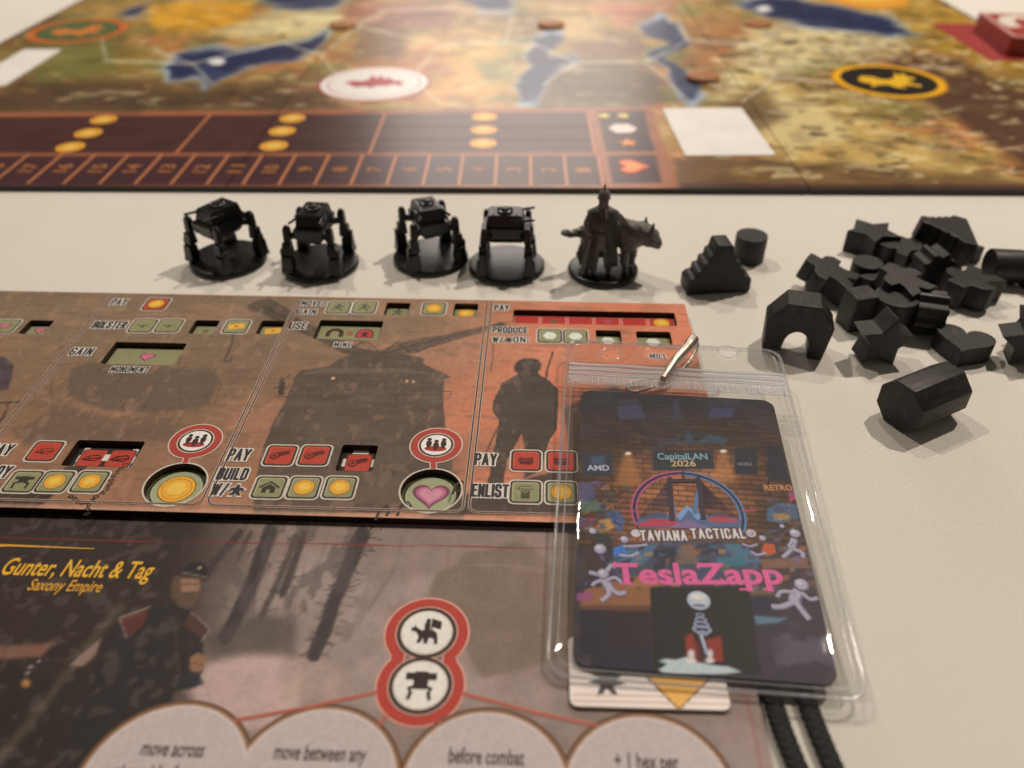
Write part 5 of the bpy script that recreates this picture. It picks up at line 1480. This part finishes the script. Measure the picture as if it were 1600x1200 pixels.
# ------------------------------------------------------------------ wooden pieces
def prism(bm, outline, depth, bev=.35):
    """outline in x,z; pushed through y"""
    vs = [bm.verts.new((x, -depth / 2, z)) for x, z in outline]
    f = bm.faces.new(vs)
    g = bmesh.ops.extrude_face_region(bm, geom=[f])
    bmesh.ops.translate(bm, vec=(0, depth, 0), verts=[v for v in g['geom'] if isinstance(v, bmesh.types.BMVert)])
    bmesh.ops.recalc_face_normals(bm, faces=bm.faces)
    if bev:
        eds = [e for e in bm.edges if e.is_manifold and e.calc_face_angle(0) > .3]
        bmesh.ops.bevel(bm, geom=eds, offset=bev, segments=2, profile=.5, affect='EDGES', clamp_overlap=True)

def circle_pts(r, n=36): return [(r * math.cos(2 * math.pi * i / n), r * math.sin(2 * math.pi * i / n)) for i in range(n)]
def sh_zig():
    R = [(11.3, 0), (11.8, .8), (11.8, 5.2), (10.4, 6.6), (8.9, 6.8), (8.6, 9.4), (6.9, 9.7), (6.6, 12.3), (5.0, 12.6), (4.7, 15.2), (3.6, 15.6), (3.0, 18.6), (2.4, 19.4)]
    return R + [(-x, z) for x, z in R[::-1]]
def sh_arch():
    out = [(-11.5, 0), (-12, 13), (-6.2, 20.5), (6.2, 20.5), (12, 13), (9.8, 0), (3.6, 0), (4.1, 3.4)]
    arc = [(4.2 * math.cos(t), 4.4 + 5.4 * math.sin(t)) for t in np.linspace(.05, math.pi - .05, 12)]
    P = [(-10.6, 0), (-5, 0)] + arc[::-1] + [(4.6, 0), (9.6, 0), (11.2, 12.5), (5.4, 20), (-5.4, 20), (-11.2, 12.5)]
    return [(x * .92, z * .96) for x, z in P]
def sh_star(r=9.4):
    P = star_pts(r, .52)
    return [(x, z) for x, z in P]
def sh_heart(r=8.6): return [(x * r, z * r) for x, z in HEART]
def sh_oct(r=7.9): return [(r * math.cos(math.pi / 8 + math.pi / 4 * i), r * math.sin(math.pi / 8 + math.pi / 4 * i)) for i in range(8)]
def sh_worker():
    R = [(0, 9.2), (2.7, 9.2), (3.2, 8.6), (3.2, 5.2), (6.2, 4.6), (8.2, 2.4), (8.2, -.8), (4.6, -.8), (4.6, -3.2), (6.8, -8.6), (2.0, -8.6), (0, -5.6)]
    return R + [(-x, z) for x, z in R[-2:0:-1]]
def sh_mill():
    P = []
    for i in range(16):
        t = 2 * math.pi * i / 16
        r = 7.4 if i % 2 else 6.0
        for d in (-.1, .1): P.append((r * math.cos(t + d), r * math.sin(t + d)))
    return P
def sh_saw():
    P = [(-11.5, -6.5), (-11.8, 2.0)]
    for i in range(5):
        x = -9.6 + i * 4.1
        P += [(x, 4.6 + i * .2), (x + 1.5, 5.6 + i * .2), (x + 3.0, 4.6 + i * .2)]
    return P + [(12, 3.2), (12, -2.4), (8.6, -6.5), (5.2, -4.2), (2.2, -6.5), (-1, -4.6), (-4.6, -6.5), (-7, -4.6)]
SHAPES = {'zig': (sh_zig, 8.4), 'arch': (sh_arch, 9.6), 'star': (sh_star, 8.2), 'heart': (sh_heart, 6.4), 'oct': (sh_oct, 20.5), 'worker': (sh_worker, 7.6), 'mill': (sh_mill, 9.5), 'saw': (sh_saw, 8.4), 'cyl': (lambda: circle_pts(5.9), 10.5), 'block': (lambda: [(-5, 0), (5, 0), (5, 5), (4.4, 9.5), (4.4, 13), (-4.4, 13), (-4.4, 9.5), (-5, 5)], 8.0)}
_shape_mesh = {}
def wooden(name, shape, label, cat, px, rot, z0=0.0, group=None, scale=1.0, depth=None):
    """a piece with its middle over the spot seen at px (on the cloth), turned by rot (degrees), let down until it touches z0"""
    key = (shape, depth)
    if key not in _shape_mesh:
        bm = bmesh.new(); fn, d = SHAPES[shape]
        prism(bm, fn(), depth or d, .4)
        bmesh.ops.scale(bm, vec=(MM,) * 3, verts=bm.verts)
        me = bpy.data.meshes.new(name); bm.to_mesh(me); bm.free(); me.materials.append(M_WOOD)
        me.polygons.foreach_set('use_smooth', [True] * len(me.polygons)); me.set_sharp_from_angle(angle=math.radians(18))
        _shape_mesh[key] = me
    me = _shape_mesh[key]
    o = put(bpy.data.objects.new(name, me))
    e = Euler([math.radians(v) for v in rot], 'XYZ')
    o.rotation_euler = e; o.scale = (scale,) * 3
    R = e.to_matrix()
    low = min((R @ v.co).z for v in me.vertices) * scale
    P = U(px[0], px[1], z0)
    o.location = (P[0] * MM, P[1] * MM, z0 * MM - low)
    return tag(o, label, cat, group)
G = 'black wooden pieces on the cloth'
PIECES = [
    ('stepped_pyramid_piece', 'zig', 'black wooden stepped pyramid standing upright right of the wolf figurine', (1116, 450), (0, 0, 6), 0, 1.0),
    ('cylinder_piece', 'cyl', 'black wooden cylinder standing just behind the upright stepped pyramid', (1168, 405), (90, 0, 0), 0, 1.0),
    ('arch_piece', 'arch', 'black wooden arch standing on two legs behind the pouch corner', (1238, 545), (0, 0, -14), 0, 1.0),
    ('octagonal_piece', 'oct', 'black wooden octagonal prism lying on its side nearest the camera', (1432, 650), (0, 0, -62), 0, 1.0),
    ('heart_piece', 'heart', 'black wooden heart lying flat between the stars', (1498, 554), (-90, 0, -30), 0, 1.02),
    ('star_piece', 'star', 'black wooden star standing upright in front of the pile', (1366, 560), (0, 8, 6), 0, 1.0),
    ('cylinder_piece', 'cyl', 'black wooden cylinder tucked behind the upright front star', (1386, 512), (90, 0, 0), 0, 1.2),
    ('star_piece', 'star', 'black wooden star lying flat at the far left end of the pile', (1356, 392), (-90, 0, 20), 0, 1.12),
    ('worker_piece', 'worker', 'black wooden worker lying against the far left star', (1408, 408), (-90, 0, -58), 0, .95),
    ('stepped_pyramid_piece', 'zig', 'black wooden stepped pyramid lying flat at the far end of the pile', (1506, 392), (-80, 0, 76), 3.0, 1.0),
    ('worker_piece', 'worker', 'black wooden worker under the stepped pyramid that lies flat', (1490, 400), (-90, 0, 20), 0, .85),
    ('cylinder_piece', 'cyl', 'black wooden cylinder lying on its side at the right of the pile', (1560, 439), (0, 0, 84), 0, 1.05),
    ('cylinder_piece', 'cyl', 'black wooden cylinder cut by the right picture edge', (1618, 448), (90, 0, 0), 0, 1.0),
    ('worker_piece', 'worker', 'black wooden worker leaning at the left end of the pile above the arch', (1286, 458), (-74, 0, 56), 0, 1.05),
    ('cylinder_piece', 'cyl', 'black wooden cylinder half hidden inside the left of the pile', (1346, 444), (90, 0, 0), 0, .9),
    ('worker_piece', 'worker', 'black wooden worker wedged in the middle of the pile', (1376, 456), (-90, 0, -44), 0, 1.0),
    ('worker_piece', 'worker', 'black wooden worker resting on top of the pile', (1404, 466), (-84, 0, 30), 7.4, .95),
    ('gear_piece', 'mill', 'black wooden toothed piece standing on edge behind the middle of the pile', (1448, 438), (0, 0, 8), 0, .92),
    ('block_piece', 'block', 'black wooden block standing between arch and front star', (1334, 508), (0, 0, 14), 0, 1.0),
    ('worker_piece', 'worker', 'black wooden worker lying by the cylinder at the right of the pile', (1506, 468), (-86, 0, 122), 0, 1.1),
    ('gear_piece', 'mill', 'black wooden toothed piece tilted between front star and heart', (1440, 516), (0, 12, 74), 0, 1.0),
    ('star_piece', 'star', 'black wooden star standing at the right picture edge', (1594, 562), (0, -8, -14), 0, 1.0),
    ('star_piece', 'star', 'black wooden star standing behind the one at the right edge', (1610, 540), (0, 20, 14), 0, 1.0),
]
for (nm, sh, lab, px, rot, z0, sc) in PIECES:
    wooden(nm, sh, lab, 'game piece', px, rot, z0, G, sc)

# ------------------------------------------------------------------ walking machine miniatures
def mech(px, yaw, label, head_turn=0.0):
    P = U(px[0], px[1], 1.0)
    t = thing('walker_miniature', label, 'miniature', (P[0], P[1], 0), math.radians(yaw), 'black walker miniatures')
    bm = bmesh.new(); add_lathe(bm, [(13.9, .1), (14.4, .5), (14.4, 1.6), (14.0, 2.1), (13.2, 2.25)], 48)
    bm_obj('base', bm, M_PLASTIC, t, 40)
    bm = bmesh.new()
    add_box(bm, (0, 0, 14.8), (10.2, 16.0, 4.6), taper=1.08)
    add_box(bm, (0, 0, 11.6), (6.8, 11.6, 2.6), taper=1.35)
    bmesh.ops.bevel(bm, geom=bm.edges[:], offset=.35, segments=2, affect='EDGES', clamp_overlap=True)
    bmesh.ops.translate(bm, vec=(0, 0, 1.6), verts=bm.verts)
    hull = bm_obj('hull', bm, M_PLASTIC, t, 35)
    bm = bmesh.new()
    add_box(bm, (0, .4, 19.2), (10.0, 14.2, 4.4), taper=.86)
    bmesh.ops.bevel(bm, geom=bm.edges[:], offset=.4, segments=2, affect='EDGES', clamp_overlap=True)
    for x in (-2.6, 0, 2.6): add_box(bm, (x, -5.6, 19.2), (1.3, .8, 1.2))
    for y in (-3.6, 4.6): add_box(bm, (0, y, 21.55), (6.2, .5, .25))
    bmesh.ops.translate(bm, vec=(0, 0, 1.8), verts=bm.verts)
    cab = bm_obj('cabin', bm, M_PLASTIC, t, 35)
    bm = bmesh.new(); add_lathe(bm, [(2.9, 21.3), (2.9, 22.0), (2.3, 22.3), (1.9, 22.05), (1.7, 22.05), (1.4, 22.7), (.5, 22.9)], 24, (0, .6, 1.8))
    bm_obj('hatch', bm, M_PLASTIC, cab, 40)
    for s in (-1, 1):
        bm = bmesh.new()
        add_cone(bm, (s * 4.7, -4, 21.4), (s * 5.4, -10.2, 22.2), .6, .45, 10); add_box(bm, (s * 4.9, -2.6, 21.3), (1.4, 3, 1.6))
        bm_obj('gun', bm, M_PLASTIC, t, 40)
    for sx in (-1, 1):
        for sy in (-1, 1):
            kx, ky = sx * 7.9, sy * 7.8
            bm = bmesh.new()
            add_cone(bm, (sx * 4.2, sy * 6.0, 15.8), (kx * .96, ky * .96, 15.6), 1.5, 1.2, 10)
            add_box(bm, (kx, ky, 16.9), (2.8, 2.7, 4.6), taper=.85)                  # knee tower
            add_box(bm, (kx, ky, 19.5), (1.9, 1.9, 1.0), taper=.8)
            add_box(bm, (kx * 1.02, ky * 1.02, 14.1), (2.3, 2.2, 1.4))
            add_box(bm, (kx * 1.06, ky * 1.06, 11.4), (3.7, 3.5, 4.4), taper=.84)
            add_box(bm, (kx * 1.09, ky * 1.09, 8.8), (2.5, 2.4, 1.2))
            add_box(bm, (kx * 1.13, ky * 1.13, 5.9), (4.5, 4.2, 5.2), taper=.82)     # shin
            add_box(bm, (kx * 1.16, ky * 1.16, 2.9), (4.4, 4.2, 1.6), taper=.92)
            add_box(bm, (kx * 1.36, ky * 1.1, 8.2), (.8, 2.2, 5.6))
            bmesh.ops.bevel(bm, geom=[e for e in bm.edges if len(e.link_faces) == 2], offset=.18, segments=1, affect='EDGES', clamp_overlap=True)
            leg = bm_obj('leg', bm, M_PLASTIC, t, 35)
    return t
mech((357, 405), -34, 'black walker miniature turned diagonally, leftmost of the row of four')
mech((501, 411), -6, 'black walker miniature seen end-on, second from the left in the row')
mech((673, 402), 22, 'black walker miniature turned away, touching its right neighbour')
mech((792, 414), 88, 'black walker miniature seen side-on, next to the man and wolf figurine')

# ------------------------------------------------------------------ figurine: man in a long coat with a wolf, on a round base
def skinned(name, pts, edges, mat, parent, levels=3, root=0, rough=0.0):
    """pts: (x, y, z, rx, ry) in mm; grown into one continuous surface"""
    me = bpy.data.meshes.new(name)
    me.from_pydata([tuple(c * MM for c in p[:3]) for p in pts], edges, [])
    o = bpy.data.objects.new(name, me); COL.objects.link(o)
    sk = o.modifiers.new('skin', 'SKIN'); sk.use_smooth_shade = True
    for i, p in enumerate(pts):
        d = me.skin_vertices[0].data[i]
        d.radius = (p[3] * MM, p[4] * MM); d.use_root = (i == root)
    ss = o.modifiers.new('sub', 'SUBSURF'); ss.levels = ss.render_levels = levels
    dg = bpy.context.evaluated_depsgraph_get(); dg.update()
    m2 = bpy.data.meshes.new_from_object(o.evaluated_get(dg))
    bpy.data.objects.remove(o); bpy.data.meshes.remove(me)
    m2.materials.clear(); m2.materials.append(mat)
    m2.polygons.foreach_set('use_smooth', [True] * len(m2.polygons))
    m2.name = name
    if rough:
        m2.calc_loop_triangles()
        co = np.empty(len(m2.vertices) * 3); m2.vertices.foreach_get('co', co); co = co.reshape(-1, 3)
        no = np.array([v.normal[:] for v in m2.vertices])
        q = co / MM
        d = fbm(q[:, 0] * .8 + q[:, 1] * .5, q[:, 2] * 1.1 + q[:, 1] * .6, 1.1, 3, 12) - .5
        m2.vertices.foreach_set('co', (co + no * (d * rough * MM)[:, None]).ravel()); m2.update()
    return put(bpy.data.objects.new(name, m2), parent)

FP = U(942, 421, 1.0)
fig = thing('man_and_wolf_figurine', 'dark grey figurine of a helmeted man in long coat beside a wolf', 'figurine', (FP[0], FP[1], 0), 0)
bm = bmesh.new(); add_lathe(bm, [(12.6, .1), (13.1, .5), (13.1, 1.7), (12.7, 2.2), (12.0, 2.35)], 48)
bm_obj('base', bm, M_PLASTIC, fig, 40)
# the man stands left of the middle, left arm out to the wolf's back
man = [(-2, -4, 16.5, 3.0, 2.2), (-2, -4, 20, 2.7, 2.0), (-2, -4, 24, 3.3, 2.1), (-2, -4, 27.4, 3.6, 2.0), (-2, -4.1, 29.6, 1.5, 1.4), (-2, -4.3, 31.2, 1.45, 1.5), (-2, -4.4, 33.0, 1.75, 1.85), (-2, -4.3, 34.8, 1.2, 1.3),
       (-5.6, -3.9, 26.8, 1.5, 1.4), (-7.6, -4.2, 23.2, 1.25, 1.2), (-6.8, -5.6, 20.2, 1.0, 1.0), (-5.4, -6.6, 18.4, .9, .8),
       (1.6, -3.8, 26.8, 1.5, 1.4), (4.6, -3.0, 24.4, 1.25, 1.2), (7.0, -1.6, 21.4, 1.0, 1.0), (7.8, -.9, 19.8, .9, .8),
       (-3.4, -4.3, 13.5, 1.7, 1.7), (-3.9, -4.8, 8.5, 1.3, 1.3), (-4.2, -5.0, 4.0, 1.1, 1.15), (-4.4, -6.4, 2.9, 1.0, .75),
       (-.5, -4.1, 13.5, 1.7, 1.7), (.6, -4.6, 8.5, 1.3, 1.3), (1.3, -4.8, 4.0, 1.1, 1.15), (1.6, -6.3, 2.9, 1.0, .75)]
me_ = [(0, 1), (1, 2), (2, 3), (3, 4), (4, 5), (5, 6), (6, 7), (3, 8), (8, 9), (9, 10), (10, 11), (3, 12), (12, 13), (13, 14), (14, 15), (0, 16), (16, 17), (17, 18), (18, 19), (0, 20), (20, 21), (21, 22), (22, 23)]
man = [(x * 1.0, y, z * .955, rx * 1.25, ry * 1.2) for x, y, z, rx, ry in man]
body = skinned('man', man, me_, M_GREY_PLASTIC, fig, rough=.5)
# coat: an open skirt that hangs from the waist, wider at the hem, split in front
bm = bmesh.new(); ringsv = []
for (z, rx, ry, cy) in ((28.0, 2.6, 2.2, -4), (26.4, 5.6, 3.3, -4), (22.6, 5.5, 3.5, -4), (18.6, 4.7, 3.2, -4), (15.0, 5.2, 3.5, -3.8), (10.4, 6.2, 4.1, -3.4), (5.2, 7.0, 4.6, -3.0)):
    row = []
    for i in range(25):
        t = math.radians(-90 + 22 + (360 - 44) * i / 24) if z < 19 else math.radians(-90 + 6 + (360 - 12) * i / 24)
        w = 1 + .09 * math.sin(i * 1.9 + z * .3) * (1 if z < 20 else .3)
        row.append(bm.verts.new((-2 + rx * w * math.cos(t), cy + ry * w * math.sin(t), z)))
    ringsv.append(row)
for a_, b_ in zip(ringsv, ringsv[1:]):
    for i in range(24): bm.faces.new((a_[i], a_[i + 1], b_[i + 1], b_[i]))
bmesh.ops.solidify(bm, geom=bm.faces[:], thickness=.45)
bm_obj('coat', bm, M_GREY_PLASTIC, fig, 60)
bm = bmesh.new(); add_lathe(bm, [(2.35, 31.6), (2.3, 31.9), (2.1, 32.2), (2.15, 33.0), (1.7, 34.1), (.8, 34.7), (.5, 35.0), (.42, 35.8), (.14, 37.0)], 20, (-2, -4.2, 0))
bm_obj('helmet', bm, M_GREY_PLASTIC, fig, 50)
bm = bmesh.new(); add_tube(bm, [(-2 + 3.5 * math.cos(t), -4 + 2.6 * math.sin(t), 18.6) for t in np.linspace(0, 2 * math.pi, 24, endpoint=False)], .45, 6, closed=True); add_box(bm, (-2, -6.65, 18.6), (1.2, .4, 1.1))
bm_obj('belt', bm, M_GREY_PLASTIC, fig, 50)
bm = bmesh.new(); add_cone(bm, (-6.2, -6.8, 17.6), (-8.2, -6.4, 2.4), .62, 1.15, 10)
bm_obj('scabbard', bm, M_GREY_PLASTIC, fig, 50)
wolf = [(-5, 3, 14.4, 3.6, 4.2), (0, 2.6, 14.4, 3.3, 4.0), (5.5, 1.6, 15.2, 4.3, 5.2), (9.6, .3, 16.0, 4.4, 5.4), (12.8, -1.4, 16.6, 3.7, 4.2), (15.6, -3, 16.4, 3.3, 3.4), (17.9, -4.8, 14.6, 2.0, 2.0), (19.6, -6.0, 13.4, 1.45, 1.4),
        (-8.6, 2.6, 15.8, 1.4, 1.5), (-11.4, 1.6, 14.6, 1.4, 1.5), (-14.2, .8, 15.4, 1.2, 1.2), (-16.4, .4, 17.0, .6, .6),
        (7.4, -1.4, 10.8, 1.8, 1.9), (7.2, -2.4, 6.8, 1.25, 1.3), (7.4, -2.8, 3.9, 1.1, 1.1), (8.2, -4.0, 3.0, 1.2, .7),
        (10.2, 2.0, 10.8, 1.8, 1.9), (11.0, 1.6, 6.8, 1.25, 1.3), (10.6, 1.2, 3.9, 1.1, 1.1), (11.2, .2, 3.0, 1.2, .7),
        (-6.8, 1.2, 10.6, 2.0, 2.3), (-8.9, 1.0, 7.2, 1.2, 1.3), (-8.0, .4, 4.0, 1.0, 1.0), (-7.2, -.6, 3.0, 1.1, .7),
        (-5.6, 4.8, 10.6, 2.0, 2.3), (-6.8, 5.0, 7.2, 1.2, 1.3), (-5.8, 4.8, 4.0, 1.0, 1.0), (-5.0, 3.8, 3.0, 1.1, .7)]
wolf = [(x, y, z, rx * (1.22 if i < 8 else 1.18), ry * (1.22 if i < 8 else 1.18)) for i, (x, y, z, rx, ry) in enumerate(wolf)]
we = [(0, 1), (1, 2), (2, 3), (3, 4), (4, 5), (5, 6), (6, 7), (0, 8), (8, 9), (9, 10), (10, 11), (3, 12), (12, 13), (13, 14), (14, 15), (3, 16), (16, 17), (17, 18), (18, 19), (0, 20), (20, 21), (21, 22), (22, 23), (0, 24), (24, 25), (25, 26), (26, 27)]
wolf_o = skinned('wolf', wolf, we, M_GREY_PLASTIC, fig, rough=1.5)
for s, x in ((-1, 0), (1, 0)):
    bm = bmesh.new(); add_cone(bm, (15.0 - s * .9, -2.4 + s * 1.6, 18.4), (15.4 - s * 1.1, -2.0 + s * 2.5, 22.4), 1.4, .12, 8)
    bm_obj('ear', bm, M_GREY_PLASTIC, wolf_o, 60)
